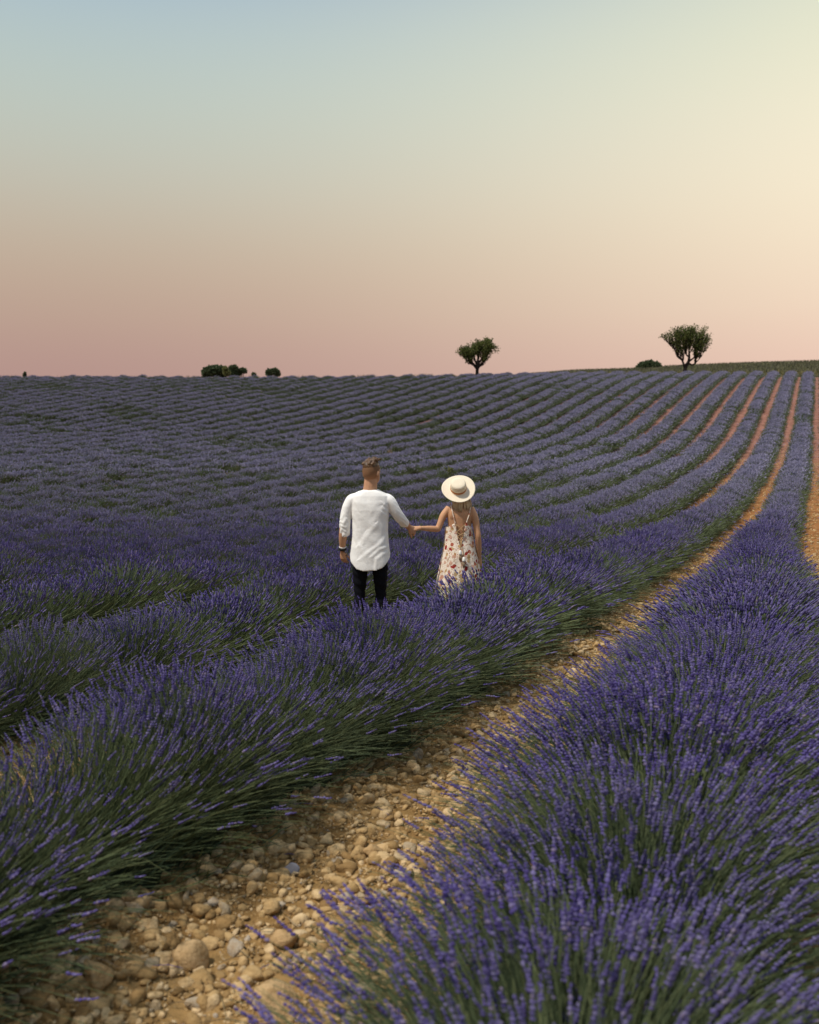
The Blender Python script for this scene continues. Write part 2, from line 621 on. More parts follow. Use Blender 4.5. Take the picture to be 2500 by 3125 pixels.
rows = {}
for k in range(-45, 4):
    c = ROW_A + ROW_S * k
    y = -2.0 + hash2(k, 1) * 0.4
    lst = []
    while True:
        x = c + ROW_M * y
        if y > float(field_end(x)):
            break
        d = math.hypot(x, y)
        step = 0.44 if d < 60 else 0.50
        jx = random.gauss(0, 0.035)
        yy = y + random.uniform(-.1, .1)
        xx = x + jx
        # the second row behind the couple bends away from the open patch at the left edge
        if k == -1:
            xx -= 0.16 * float(1 - sstep(yy, 6.0, 7.0)) - .20 * float(sstep(yy, 6.8, 7.6) * (1 - sstep(yy, 8.8, 9.6)))
        if k == 0:
            xx += (0.02 + 0.15 * float(sstep(yy, 4.0, 7.0))) * float(1 - sstep(yy, 14, 22))
        if k == 1:
            xx += 0.50 * float(1 - sstep(yy, 9, 22))
        if k == 2:
            xx += 0.80 * float(1 - sstep(yy, 6, 11)) + .12 * float(sstep(yy, 6, 11) * (1 - sstep(yy, 16, 26)))
        ok = bool(in_view(xx, yy, 1.9 if k < 1 else 2.6)) and yy > -1.6
        if any((xx - bx) ** 2 + (yy - by) ** 2 < br * br for bx, by, br in BARE):
            ok = False
        if random.random() < (0.012 if d > 15 else 0):
            ok = False
        if ok:
            g = green_patch(xx, yy)
            sc = random.gauss(1.0, 0.05)
            sz = 0.80 * sc * random.gauss(1.0, 0.05)
            sc *= 0.94
            if g > 0.75 and d > 14:
                sz *= random.uniform(.82, .98)
            mound = math.sin(yy * 2 * math.pi / 1.55 + k * 2.1 + .5 * math.sin(yy * 1.1)) if d < 45 else math.sin(yy * 2 * math.pi / 2.3 + k * 2.1)
            ml = (.3 if k == 1 else 1.35 if k == 0 and yy < 7 else .8) if d < 14 else 0.35
            sz *= 1.0 + .085 * mound * ml
            sc *= 1.0 + .06 * mound * ml
            if d > 13 and k < -1:
                lf = 1 - float(sstep(xx / max(yy, 1), .02, .20))
                sc *= 1 - .27 * lf
                sz *= 1 - .12 * lf
            if k == 1:
                sc *= 1.0 + .56 * float(1 - sstep(yy, 7, 20))
                sz *= 1.0 + .16 * float(1 - sstep(yy, 5, 12))
            if k == 0:
                sz *= 1.0 + .17 * float(sstep(yy, 3.6, 4.6) * (1 - sstep(yy, 6.6, 8.8))) + .13 * float(sstep(yy, 6.4, 7.0) * (1 - sstep(yy, 7.9, 8.6))) - .07 * float(sstep(yy, 8.6, 9.3) * (1 - sstep(yy, 10.5, 11.5)))
            if k < -1 or yy > 14:
                sc *= 1.08 + .20 * float(sstep(yy, 20, 50))
            elif k == 0:
                sc *= 1.06 + .22 * float(sstep(yy, 4.2, 7.0))
            elif k == 1:
                sc *= 1.0 + .10 * float(sstep(yy, 6, 9))
            if k == 0 and yy >= 14:
                sc *= 1.0 + .14 * float(1 - sstep(yy, 14, 26))
            if yy > 12:
                sz *= 1.0 + .14 * float(sstep(yy, 12, 26))
            if k == -1:
                sc *= .90 + .30 * float(sstep(yy, 6.2, 7.4) * (1 - sstep(yy, 9.0, 9.8)))
            tilt = 0.0
            if d < 16:
                ph_ = yy * 2 * math.pi / 1.55 + k * 2.1 + .5 * math.sin(yy * 1.1)
                tilt = -.24 * math.cos(ph_) * (.4 if k == 1 else 1)
            lst.append((d, xx, yy, sc, sz, g, tilt))
        y += step * (1 + random.uniform(-.12, .12)) * (1.0 if not (d > 15 and random.random() < .03) else 1.7)
    if len(lst) > 3:
        rows[k] = lst

# the 300 plants nearest to the camera that the picture shows become objects of their own
allp = sorted((p[0], k, i) for k, l in rows.items() for i, p in enumerate(l))
solo = set((k, i) for d, k, i in allp[:300])

ONES = ['', 'first', 'second', 'third', 'fourth', 'fifth', 'sixth', 'seventh', 'eighth', 'ninth', 'tenth', 'eleventh', 'twelfth', 'thirteenth', 'fourteenth',
        'fifteenth', 'sixteenth', 'seventeenth', 'eighteenth', 'nineteenth']
TENS = {20: 'twent', 30: 'thirt', 40: 'fort'}


def ordinal(n):
    if n < 20:
        return ONES[n]
    t = n // 10 * 10
    return TENS[t] + 'ieth' if n == t else TENS[t] + 'y-' + ONES[n - t]


def row_label(k):
    if k == 0:
        return 'thick purple lavender row just in front of the couple, left of the stony path'
    if k == 1:
        return 'blurred dark purple lavender row filling the lower right, right of the stony path'
    if k == 2:
        return 'lavender row at the right edge, second to the right of the stony path'
    if k == 3:
        return 'lavender row cut by the right edge, third to the right of the stony path'
    if k == -1:
        return 'purple lavender row right behind the couple, beside the open stones at left'
    return 'purple lavender row, %s behind the couple counting away from the camera' % ordinal(-k)


def plant_rot():
    return RANG + random.gauss(0, .08) + (math.pi if random.random() < .5 else 0)


for k, lst in rows.items():
    x0, y0 = lst[0][1], lst[0][2]
    z0 = float(ground(x0, y0))
    root = link('lavender_row', None, loc=(x0, y0, z0), label=row_label(k), cat='lavender row', group='lavender rows across the field')
    pts, rots, scls, vars_ = [], [], [], []
    for i, (d, x, y, sc, sz, g, tilt) in enumerate(lst):
        z = float(ground_near(x, y))
        green = g > 0.75 and random.random() < .55 or random.random() < .10
        if y > 101 and x < 10 and random.random() < .5 * float(1 - sstep(x, -10, 10)):
            green = True
        if x < -7 and 30 < y < 50 and random.random() < .22:
            green = True
        s = (sc, 1.0 + random.uniform(-.05, .1), sz)
        if (k, i) in solo:
            if d < 8.2:
                sm, fm = random.choice(LOD0)
                o = link('lavender_plant', sm, root)
                f = link('flower_spikes', fm, o, kind='stuff')
            else:
                o = link('lavender_plant', LOD1[5] if green else random.choice(LOD1[:5]), root)
            o.location = (x - x0, y - y0, z - z0)
            rz_ = plant_rot()
            fl_ = 1 if math.cos(rz_ - RANG) > 0 else -1
            o.rotation_euler = (random.gauss(0, .04) + tilt * fl_, random.gauss(0, .05), rz_)
            o.scale = s
        else:
            pts.append((x - x0, y - y0, z - z0))
            rots.append((random.gauss(0, .04), random.gauss(0, .05), plant_rot()))
            scls.append(s)
            b = 0 if d < 48 else 6
            vars_.append(b + (5 if green else random.randrange(5)))
    if pts:
        stuff_points('lavender_plants', pts, rots, scls, vars_, NG_PLANT, root)

# ------------------------------------------------------------------ solid modelling helpers
def tube(pts, rads, k=14, up=(0, 1, 0)):
    """closed tube through pts; rads are (ra, rb) or a number; ra lies along `side`, rb along the other axis"""
    pts = [Vector(p) for p in pts]
    V, F = [], []
    n = len(pts)
    prev = None
    for i, p in enumerate(pts):
        t = (pts[min(i + 1, n - 1)] - pts[max(i - 1, 0)]).normalized()
        if prev is None:
            u = Vector(up)
            a = (u - t * u.dot(t)).normalized()
        else:
            a = (prev - t * prev.dot(t)).normalized()
        prev = a
        b = t.cross(a)
        r = rads[i]
        ra, rb = (r, r) if not isinstance(r, tuple) else r
        for j in range(k):
            th = 2 * math.pi * j / k
            V.append(p + b * (ra * math.cos(th)) + a * (rb * math.sin(th)))
    for i in range(n - 1):
        for j in range(k):
            j2 = (j + 1) % k
            F.append((i * k + j, i * k + j2, (i + 1) * k + j2, (i + 1) * k + j))
    F.append(tuple(range(k))[::-1])
    F.append(tuple((n - 1) * k + j for j in range(k)))
    return V, F


def ball(c, r, rot=None, u=16, v=10):
    if not isinstance(r, tuple):
        r = (r, r, r)
    V, F = [], []
    R = rot.to_matrix() if rot is not None else Matrix.Identity(3)
    c = Vector(c)
    V.append(c + R @ Vector((0, 0, -r[2])))
    for i in range(1, v):
        th = -math.pi / 2 + math.pi * i / v
        for j in range(u):
            a = 2 * math.pi * j / u
            V.append(c + R @ Vector((r[0] * math.cos(th) * math.cos(a), r[1] * math.cos(th) * math.sin(a), r[2] * math.sin(th))))
    V.append(c + R @ Vector((0, 0, r[2])))
    top = len(V) - 1
    for j in range(u):
        F.append((0, 1 + (j + 1) % u, 1 + j))
        F.append((top, top - u + j, top - u + (j + 1) % u))
    for i in range(v - 2):
        for j in range(u):
            a, b = 1 + i * u + j, 1 + i * u + (j + 1) % u
            F.append((a, b, b + u, a + u))
    return V, F


def smooth_path(pts, rads, sub=4):
    """Catmull-Rom resampling of a limb"""
    P = [np.array(p, float) for p in pts]
    R = [np.array(r if isinstance(r, tuple) else (r, r), float) for r in rads]
    P = [P[0] * 2 - P[1]] + P + [P[-1] * 2 - P[-2]]
    R = [R[0]] + R + [R[-1]]
    op, orr = [], []
    for i in range(1, len(P) - 2):
        for s in range(sub):
            t = s / sub

            def cr(a, b, c, d):
                return 0.5 * (2 * b + (c - a) * t + (2 * a - 5 * b + 4 * c - d) * t * t + (3 * b - a - 3 * c + d) * t ** 3)
            op.append(tuple(cr(*P[i - 1:i + 3])))
            orr.append(tuple(np.maximum(cr(*R[i - 1:i + 3]), 0.002)))
    op.append(tuple(P[-2]))
    orr.append(tuple(R[-2]))
    return op, orr


def limb(pts, rads, up=(0, 1, 0), k=14, sub=4):
    p, r = smooth_path(pts, rads, sub)
    return tube(p, r, k, up)


def joined(parts):
    V, F = [], []
    for v, f in parts:
        o = len(V)
        V += [tuple(x) for x in v]
        F += [tuple(i + o for i in q) for q in f]
    return V, F


def solid(name, parts, voxel, mat, smooth=6, fac=0.5, fn=None):
    """union of closed shapes as one continuous skin"""
    V, F = joined(parts)
    me = bpy.data.meshes.new(name + '_raw')
    me.from_pydata(V, [], F)
    bm = bmesh.new()
    bm.from_mesh(me)
    bmesh.ops.recalc_face_normals(bm, faces=bm.faces)
    bm.to_mesh(me)
    bm.free()
    o = bpy.data.objects.new(name + '_raw', me)
    COL.objects.link(o)
    m = o.modifiers.new('r', 'REMESH')
    m.mode = 'VOXEL'
    m.voxel_size = voxel
    if smooth:
        s = o.modifiers.new('s', 'SMOOTH')
        s.factor = fac
        s.iterations = smooth
    dg = bpy.context.evaluated_depsgraph_get()
    out = bpy.data.meshes.new_from_object(o.evaluated_get(dg))
    bpy.data.objects.remove(o)
    bpy.data.meshes.remove(me)
    out.name = name
    n = len(out.vertices)
    if fn is not None:
        co = np.zeros(n * 3, np.float32)
        no = np.zeros(n * 3, np.float32)
        out.vertices.foreach_get('co', co)
        out.vertices.foreach_get('normal', no)
        co = fn(co.reshape(-1, 3).astype(float), no.reshape(-1, 3).astype(float))
        out.vertices.foreach_set('co', co.astype(np.float32).ravel())
    out.materials.clear()
    out.materials.append(mat)
    out.polygons.foreach_set('use_smooth', np.ones(len(out.polygons), bool))
    out.update()
    return out


def hand(wrist, d, back, thumb_side, curl=0.5, size=1.0, spread=0.12, thumb_curl=0.4):
    """palm with four fingers and a thumb; d points to the knuckles, back is the back-of-hand normal"""
    w = Vector(wrist)
    d = Vector(d).normalized()
    bk = Vector(back)
    bk = (bk - d * bk.dot(d)).normalized()
    s = d.cross(bk).normalized() * thumb_side
    parts = [limb([w - d * .02, w + d * .02 * size, w + d * .055 * size, w + d * .088 * size],
                  [(.026, .02), (.033 * size, .019), (.040 * size, .017), (.036 * size, .013)], up=bk, k=14)]
    for i, (ln, off) in enumerate(((.070, .030), (.079, .010), (.073, -.010), (.058, -.029))):
        p = w + d * (.080 - abs(i - 1.2) * .005) * size + s * off * size
        a = -spread * (i - 1.5)
        f = (d * math.cos(a) + s * math.sin(a)).normalized()
        pts, rr = [p - f * .012], [.0095 * size]
        ang = 0
        for q, seg in enumerate((.45, .32, .25)):
            ang += curl * (0.9 if q == 0 else 1.1)
            dirn = f * math.cos(ang) - bk * math.sin(ang)
            p = p + dirn * ln * seg * size
            pts.append(p)
            rr.append((.0088 - .0011 * q) * size)
        parts.append(limb(pts, rr, up=s, k=8, sub=2))
    p = w + d * .022 * size + s * .026 * size
    f = (d * .72 + s * .62 - bk * .25).normalized()
    pts, rr = [p - f * .012], [.013 * size]
    for q, seg in enumerate((.036, .030, .024)):
        p = p + f * seg * size
        pts.append(p)
        rr.append((.0112 - .0013 * q) * size)
        f = (f + d * thumb_curl * .5 - bk * thumb_curl * .35 - s * thumb_curl * .25).normalized()
    parts.append(limb(pts, rr, up=bk, k=8, sub=2))
    return parts


def skin_material(name, base, tattoo=False, man=False):
    n = NT(name)
    oc = n.n('ShaderNodeTexCoord').outputs['Object']
    a = n.noise(oc, 9, 4)
    c = n.ramp(a, [(0.3, tuple(x * .86 for x in base)), (0.7, tuple(min(1, x * 1.12) for x in base))])
    if man:
        s = n.n('ShaderNodeSeparateXYZ', {0: oc})
        inx = n.math('LESS_THAN', s.outputs[0], -0.225)
        lo = n.maprange(s.outputs[2], 0.945, 0.975)
        hi = n.maprange(s.outputs[2], 1.06, 1.02)
        ink = n.ramp(n.noise(oc, 34, 2), [(0.47, 0.0), (0.53, 1.0)])
        side = n.maprange(s.outputs[0], -0.285, -0.262)
        k = n.math('MULTIPLY', n.math('MULTIPLY', inx, side), n.math('MULTIPLY', n.math('MULTIPLY', lo, hi), ink))
        c = n.mix(n.math('MULTIPLY', k, 0.8), c, (.03, .028, .03))
    return n.finish(c, 0.5, n.bump(n.noise(oc, 120, 2), 0.08, .002), spec=0.35, sss=0.12)


def cloth_material(name, base, weave=700, rough=0.9, fold=0.0, sheen=.15):
    n = NT(name)
    oc = n.n('ShaderNodeTexCoord').outputs['Object']
    c = n.mix(n.math('MULTIPLY', n.noise(oc, 60, 3), 0.18), base, tuple(x * .72 for x in base))
    h = n.math('ADD', n.math('MULTIPLY', n.noise(oc, 11, 3), fold), n.math('MULTIPLY', n.noise(oc, weave, 1), 0.05))
    return n.finish(c, rough, n.bump(h, 0.5, .02), spec=0.12, sheen=sheen)


def hair_material(name, stops, scale):
    n = NT(name)
    oc = n.n('ShaderNodeTexCoord').outputs['Object']
    mp = n.n('ShaderNodeMapping', {'Vector': oc, 'Scale': scale})
    ri = n.n('ShaderNodeNewGeometry').outputs['Random Per Island']
    f = n.math('ADD', n.math('MULTIPLY', n.noise(mp.outputs[0], 40, 4, .7), .7), n.math('MULTIPLY', ri, .3))
    c = n.ramp(f, stops)
    return n.finish(c, 0.45, n.bump(n.noise(mp.outputs[0], 60, 3), 0.6, .006), spec=0.4)


# ------------------------------------------------------------------ the man
MAN_Y, WOM_Y = 9.95, 10.35
MX = (1130 - 1250) / PIX * MAN_Y
WX = (1403 - 1250) / PIX * WOM_Y
man_base = Vector((MX, MAN_Y, float(ground_near(MX, MAN_Y))))
wom_base = Vector((WX, WOM_Y, float(ground_near(WX, WOM_Y))))
MZ = -man_base.z
WZ = -wom_base.z
# heights below were read as world heights; local z = world z + offset


def mz(z):
    return z + MZ


def wz(z):
    return z + WZ


M_SKIN_M = skin_material('skin_tanned', (.49, .265, .155), man=True)
M_SKIN_W = skin_material('skin_bronzed', (.54, .29, .16))
M_SHIRT = cloth_material('white_jersey', (.90, .89, .87), fold=.6)
M_JEANS = cloth_material('black_denim', (.005, .0055, .009), rough=.9, sheen=0)
M_SHOE = cloth_material('white_canvas', (.6, .6, .58))
M_HAIR_M = hair_material('brown_hair', [(0.3, (.030, .015, .007)), (0.5, (.115, .060, .027)), (0.72, (.34, .20, .095))], (1, .25, .5))
M_HAIR_W = hair_material('blonde_hair', [(0.2, (.24, .15, .07)), (0.5, (.58, .42, .24)), (0.85, (.82, .68, .48))], (1, 1, .06))


def fade_material():
    n = NT('shaved_hair')
    oc = n.n('ShaderNodeTexCoord').outputs['Object']
    z = n.n('ShaderNodeSeparateXYZ', {0: oc}).outputs[2]
    f = n.math('ADD', n.maprange(z, mz(1.575), mz(1.71), smooth=False), n.math('MULTIPLY', n.math('SUBTRACT', n.noise(oc, 260, 2), .5), .5))
    c = n.ramp(f, [(0.05, (.46, .24, .13)), (0.45, (.33, .175, .095)), (0.95, (.17, .09, .047))])
    return n.finish(c, 0.7, n.bump(n.noise(oc, 500, 1), .4, .003), spec=0.2)


man = link('person', None, loc=man_base, label='man with brown quiff in white shirt and black trousers holding a hand', cat='person')
HT = Matrix.Rotation(rad(-32), 3, 'Z')      # head turned to the right of the picture
HC = Vector((0.012, 0.0, mz(1.677)))


def hd(x, y, z):
    return HC + HT @ Vector((x, y, z))


head_rot = Euler((0, 0, rad(-32)))
arm_l = [(-.175, 0, mz(1.425)), (-.232, -.01, mz(1.29)), (-.262, -.025, mz(1.13)), (-.274, -.005, mz(1.01)), (-.277, .03, mz(.885))]
arm_l_r = [.040, .044, .041, .040, (.026, .032)]
arm_r = [(.175, 0, mz(1.425)), (.245, .0, mz(1.315)), (.295, .03, mz(1.225)), (.345, .11, mz(1.165)), (.385, .19, mz(1.105))]
arm_r_r = [.040, .044, .041, .040, .029]
CL = Vector((.405, .215, mz(1.088)))        # the joined hands
parts = [
    ball(HC + Vector((0, 0, .008)), (.082, .102, .106), head_rot),
    ball(hd(0, .035, -.055), (.066, .070, .074), head_rot),                  # jaw and face
    limb([hd(0, .099, -.005), hd(0, .113, -.035), hd(0, .102, -.045)], [.010, .014, .012], k=8),   # nose
    ball(hd(0, .093, -.074), (.024, .012, .009), head_rot),                   # lips
    ball(hd(.028, .084, .004), (.014, .010, .010), head_rot), ball(hd(-.028, .084, .004), (.014, .010, .010), head_rot),
    ball(hd(.030, .086, .022), (.022, .010, .008), head_rot), ball(hd(-.030, .086, .022), (.022, .010, .008), head_rot),
    ball(hd(.086, -.004, -.024), (.011, .021, .034), head_rot), ball(hd(-.086, -.004, -.024), (.011, .021, .034), head_rot),
    limb([(0.0, -.005, mz(1.42)), (0.0, -.005, mz(1.50)), (.005, .0, mz(1.57)), (.010, .005, mz(1.66))], [(.095, .075), (.072, .068), (.067, .068), (.062, .068)], up=(0, 1, 0)),
    limb([(0, 0, mz(1.46)), (0, 0, mz(1.41)), (0, 0, mz(1.30)), (0, 0, mz(1.10)), (0, 0, mz(.95)), (0, 0, mz(.88))],
         [(.08, .06), (.14, .08), (.15, .10), (.145, .095), (.155, .10), (.15, .10)]),
    limb(arm_l, arm_l_r), limb(arm_r, arm_r_r),
]
for sx in (-1, 1):
    parts.append(limb([(sx * .085, 0, mz(.92)), (sx * .098, 0, mz(.72)), (sx * .104, .01, mz(.47)), (sx * .105, -.012, mz(.33)), (sx * .105, -.005, .09)],
                      [(.085, .095), (.072, .08), (.048, .055), (.050, .056), .036]))
    parts.append(limb([(sx * .105, -.05, .05), (sx * .108, .05, .05), (sx * .115, .17, .035)], [(.036, .045), (.042, .045), (.04, .025)], up=(0, 0, 1)))
parts += hand((-.277, .033, mz(.883)), (.07, .10, -1), (-.55, -.8, 0), -1, curl=.42, size=1.0, thumb_curl=.5)
parts += hand((.385, .19, mz(1.105)), (.62, .38, -.42), (-.10, -.85, .5), 1, curl=.75, size=1.05, thumb_curl=.6)
link('body', solid('man_body', parts, .0052, M_SKIN_M, 5), man)

# faded sides of the hair: a thin cap over the back of the skull
fv, ff = ball((0, 0, .008), (.0845, .1045, .1085), None, 28, 18)
fv = [v for v in fv]
keep = []
for f in ff:
    c = sum((fv[i] for i in f), Vector()) / len(f)
    ang = math.atan2(c.x, -c.y)
    low = -.072 if abs(ang) < 1.2 else (-.045 if abs(ang) < 1.75 else .03)
    if low < c.z < .075 and c.y < .055:
        keep.append(f)
me = new_mesh('shaved_hair', [HC + HT @ v for v in fv], keep, [fade_material()], smooth=True)
fo = link('shaved_hair', me, man, label='closely shaved brown hair on the sides and back')

# top hair, swept up and over to the right
lk = []
r_ = random.Random(5)
lk.append(ball(hd(-.002, -.006, .054), (.079, .096, .064), head_rot))
lk.append(ball(hd(-.010, .028, .088), (.058, .058, .050), head_rot))
for i in range(30):
    lane = i % 10
    x = -.054 + .108 * lane / 9
    q = max(0.0, 1 - (x / .078) ** 2) ** .5
    y0 = (-.078, -.040, .000)[i // 10] + r_.uniform(-.012, .012)
    hgt = (.030, .052, .066)[i // 10] * (.55 + .45 * q) + r_.uniform(-.006, .008)
    dx = r_.uniform(.002, .020)
    lk.append(limb([hd(x - .004, y0, .058 + .018 * q), hd(x + dx * .3, y0 + .014, .070 + hgt * .75), hd(x + dx * .8, y0 + .036, .072 + hgt), hd(x + dx * 1.2, y0 + .066, .070 + hgt * .80)],
                   [.012, .0125, .010, .004], k=7, sub=3))
link('hair', solid('man_hair', lk, .0036, M_HAIR_M, 1), man, label='brown quiff swept up on top')

# ---- shirt
folds = [  # polylines (x, z world) with amplitude and width
    ([(.11, 1.32), (.03, 1.20), (-.02, 1.12)], .008, .032), ([(.05, 1.16), (-.05, 1.05), (-.11, .97)], .010, .024),
    ([(.165, 1.06), (.075, .96), (-.02, .90), (-.10, .83)], .010, .020),
    ([(.19, .955), (.09, .925), (.02, .86)], .009, .016),
    ([(.19, .90), (.12, .875), (.06, .83), (.045, .72)], .010, .017),
    ([(.19, 1.285), (.13, 1.335)], .007, .012), ([(.185, 1.24), (.125, 1.285)], .007, .012), ([(.175, 1.34), (.12, 1.385)], .006, .012),
    ([(-.175, 1.23), (-.11, 1.12), (-.08, .98)], .008, .018),
    ([(-.18, 1.06), (-.10, .93), (-.04, .80)], .007, .018),
    ([(-.15, 1.37), (-.10, 1.29)], .005, .014), ([(-.02, 1.44), (.0, 1.30)], .004, .02),
]


def shirt_fn(co, no):
    d = np.zeros(len(co))
    x, z = co[:, 0], co[:, 2] - MZ
    for pl, amp, wid in folds:
        pl = np.array(pl)
        best = np.full(len(co), 1e9)
        sgn = np.zeros(len(co))
        for a, b in zip(pl[:-1], pl[1:]):
            e = b - a
            t = np.clip(((x - a[0]) * e[0] + (z - a[1]) * e[1]) / (e @ e), 0, 1)
            px, pz = a[0] + t * e[0], a[1] + t * e[1]
            dd = np.hypot(x - px, z - pz)
            taper = 1.0
            s = np.sign(e[0] * (z - a[1]) - e[1] * (x - a[0]))
            m = dd < best
            best = np.where(m, dd, best)
            sgn = np.where(m, s, sgn)
        u = best * sgn / wid
        d += amp * (np.exp(-(u - .6) ** 2 * .8) - .8 * np.exp(-(u + .6) ** 2 * .9)) * .30
    back = np.clip(-no[:, 1] * 1.5, 0.15, 1)
    # sleeve creases
    sl = np.clip((np.abs(x) - .19) / .03, 0, 1)
    d = d * (1 - sl) + sl * .0016 * (np.sin(z * 120 + np.sin(x * 60 + z * 31) * 2.2 + co[:, 1] * 45) + .8 * np.sin(z * 61 - x * 90 + co[:, 1] * 60)) * np.clip((1.30 - z) / .12, .2, 1)
    d += .0020 * np.sin(x * 31 + z * 17) * np.sin(z * 23 - x * 9)
    return co + no * (d * np.where(sl > .5, 1, back))[:, None]


ks = 40
SV, SF = [], []
secs = [(1.512, .074, .070, .0), (1.506, .082, .076, 0), (1.488, .108, .084, 0), (1.468, .148, .094, 0), (1.440, .186, .106, 0), (1.37, .200, .124, 0), (1.30, .192, .132, 0), (1.20, .182, .132, 0),
        (1.08, .178, .130, 0), (.97, .186, .136, 0), (.88, .196, .142, 0), (.83, .200, .145, 0), (None, .203, .148, 0)]
for z, rx, ry, cx in secs:
    for j in range(ks):
        th = 2 * math.pi * j / ks
        cxx, cyy = math.cos(th), math.sin(th)
        sq = 1.0 / (abs(cxx) ** 2.5 + abs(cyy) ** 2.5) ** (1 / 2.5)
        if z is None:
            side = abs(cxx) ** 2.6
            zz = (.69 if cyy < 0 else .73) + side * .135 + (.012 * cxx if cyy < 0 else 0) + .006 * math.sin(th * 9)
        else:
            zz = z - (0.012 if z > 1.49 and cyy < 0 else 0) + (0.0 if z < 1.49 else (-.02 if cyy > 0 else 0))
        SV.append(Vector((rx * cxx * sq, ry * cyy * sq, mz(zz))))
for i in range(len(secs) - 1):
    for j in range(ks):
        j2 = (j + 1) % ks
        SF.append((i * ks + j, (i + 1) * ks + j, (i + 1) * ks + j2, i * ks + j2))
SF.append(tuple(range(ks)))
SF.append(tuple((len(secs) - 1) * ks + j for j in range(ks))[::-1])
sl_l = limb([(-.13, 0, mz(1.415)), (-.190, -.004, mz(1.385)), (-.236, -.012, mz(1.27)), (-.250, -.022, mz(1.16)), (-.252, -.015, mz(1.075)), (-.252, -.006, mz(1.045))],
            [(.056, .060), (.060, .072), (.056, .064), (.055, .059), (.053, .056), (.049, .053)], k=18)
sl_r = limb([(.13, 0, mz(1.415)), (.192, .0, mz(1.385)), (.255, .005, mz(1.28)), (.298, .035, mz(1.215)), (.335, .10, mz(1.165)), (.348, .13, mz(1.15))],
            [(.056, .060), (.060, .072), (.055, .063), (.053, .056), (.050, .052), (.047, .049)], k=18)
link('shirt', solid('shirt', [(SV, SF), sl_l, sl_r], .0055, M_SHIRT, 8, fn=shirt_fn), man, label='loose white three-quarter sleeve shirt with curved hem')

# ---- trousers
tp = [limb([(0, 0, mz(.98)), (0, 0, mz(.90)), (0, 0, mz(.80)), (0, 0, mz(.735))], [(.165, .115), (.178, .122), (.180, .122), (.12, .10)])]
for sx in (-1, 1):
    tp.append(limb([(sx * .085, 0, mz(.90)), (sx * .096, 0, mz(.74)), (sx * .102, .004, mz(.60)), (sx * .105, .008, mz(.46)), (sx * .105, -.012, mz(.33)), (sx * .105, -.006, .10), (sx * .105, -.006, .075)],
                   [(.088, .11), (.082, .094), (.070, .078), (.055, .062), (.057, .063), (.045, .048), (.044, .047)]))
link('trousers', solid('trousers', tp, .0065, M_JEANS, 4, fn=lambda co, no: co + no * (.003 * np.sin(co[:, 2] * 70 + co[:, 0] * 30))[:, None]), man, label='slim black trousers')
for sx in (-1, 1):
    sp = [limb([(sx * .105, -.065, .045), (sx * .106, -.01, .055), (sx * .109, .06, .05), (sx * .114, .14, .035), (sx * .116, .195, .03)],
               [(.038, .042), (.043, .058), (.046, .048), (.046, .034), (.03, .022)], up=(0, 0, 1))]
    link('shoe', solid('shoe', sp, .006, M_SHOE, 2), man)


def ring(name, c, n, ra, rb, tube_r, mat, parent, k=24, kk=8, flat=1.0):
    n = Vector(n).normalized()
    a = n.orthogonal().normalized()
    b = n.cross(a)
    V, F = [], []
    for i in range(k):
        th = 2 * math.pi * i / k
        dr = a * math.cos(th) + b * math.sin(th)
        p = Vector(c) + a * (ra * math.cos(th)) + b * (rb * math.sin(th))
        for j in range(kk):
            ph_ = 2 * math.pi * j / kk
            V.append(p + dr * (tube_r * .55 * math.cos(ph_)) + n * (tube_r * flat * math.sin(ph_)))
    for i in range(k):
        for j in range(kk):
            F.append((i * kk + j, ((i + 1) % k) * kk + j, ((i + 1) % k) * kk + (j + 1) % kk, i * kk + (j + 1) % kk))
    return link(name, new_mesh(name, V, F, [mat], smooth=True), parent)


def plain(name, c, rough=.6, spec=.3, metal=0.0):
    n = NT(name)
    oc = n.n('ShaderNodeTexCoord').outputs['Object']
    m = n.finish(n.mix(n.noise(oc, 40, 3), tuple(x * .85 for x in c), tuple(min(1, x * 1.1) for x in c)), rough, spec=spec)
    return m


w_ = ring('watch', (-.2765, .022, mz(.905)), (-.02, .3, -1), .034, .034, .011, plain('black_rubber', (.012, .012, .013), .5), man, flat=1.25)
w_['label'] = 'black wrist watch strap on the hanging wrist'
w_ = ring('bracelet', (-.2765, .017, mz(.925)), (-.02, .3, -1), .034, .034, .0055, plain('pale_silver', (.75, .75, .74), .35, .6), man)
w_['label'] = 'pale narrow bracelet above the watch'

# ------------------------------------------------------------------ the woman
woman = link('person', None, loc=wom_base, label='woman in straw hat and floral strap dress holding the man\'s hand', cat='person')
hand_w = man_base + CL - wom_base             # joined hands in her own space
WH = Vector((0.0, .03, wz(1.465)))
sh_l, el_l = Vector((-.135, 0, wz(1.285))), Vector((-.228, -.045, wz(1.072)))
wr_l = hand_w + Vector((.085, .03, .004))
sh_r, el_r, wr_r = Vector((.140, 0, wz(1.285))), Vector((.188, -.03, wz(.995))), Vector((.207, .02, wz(.752)))


def lerp(a, b, t):
    return a * (1 - t) + b * t


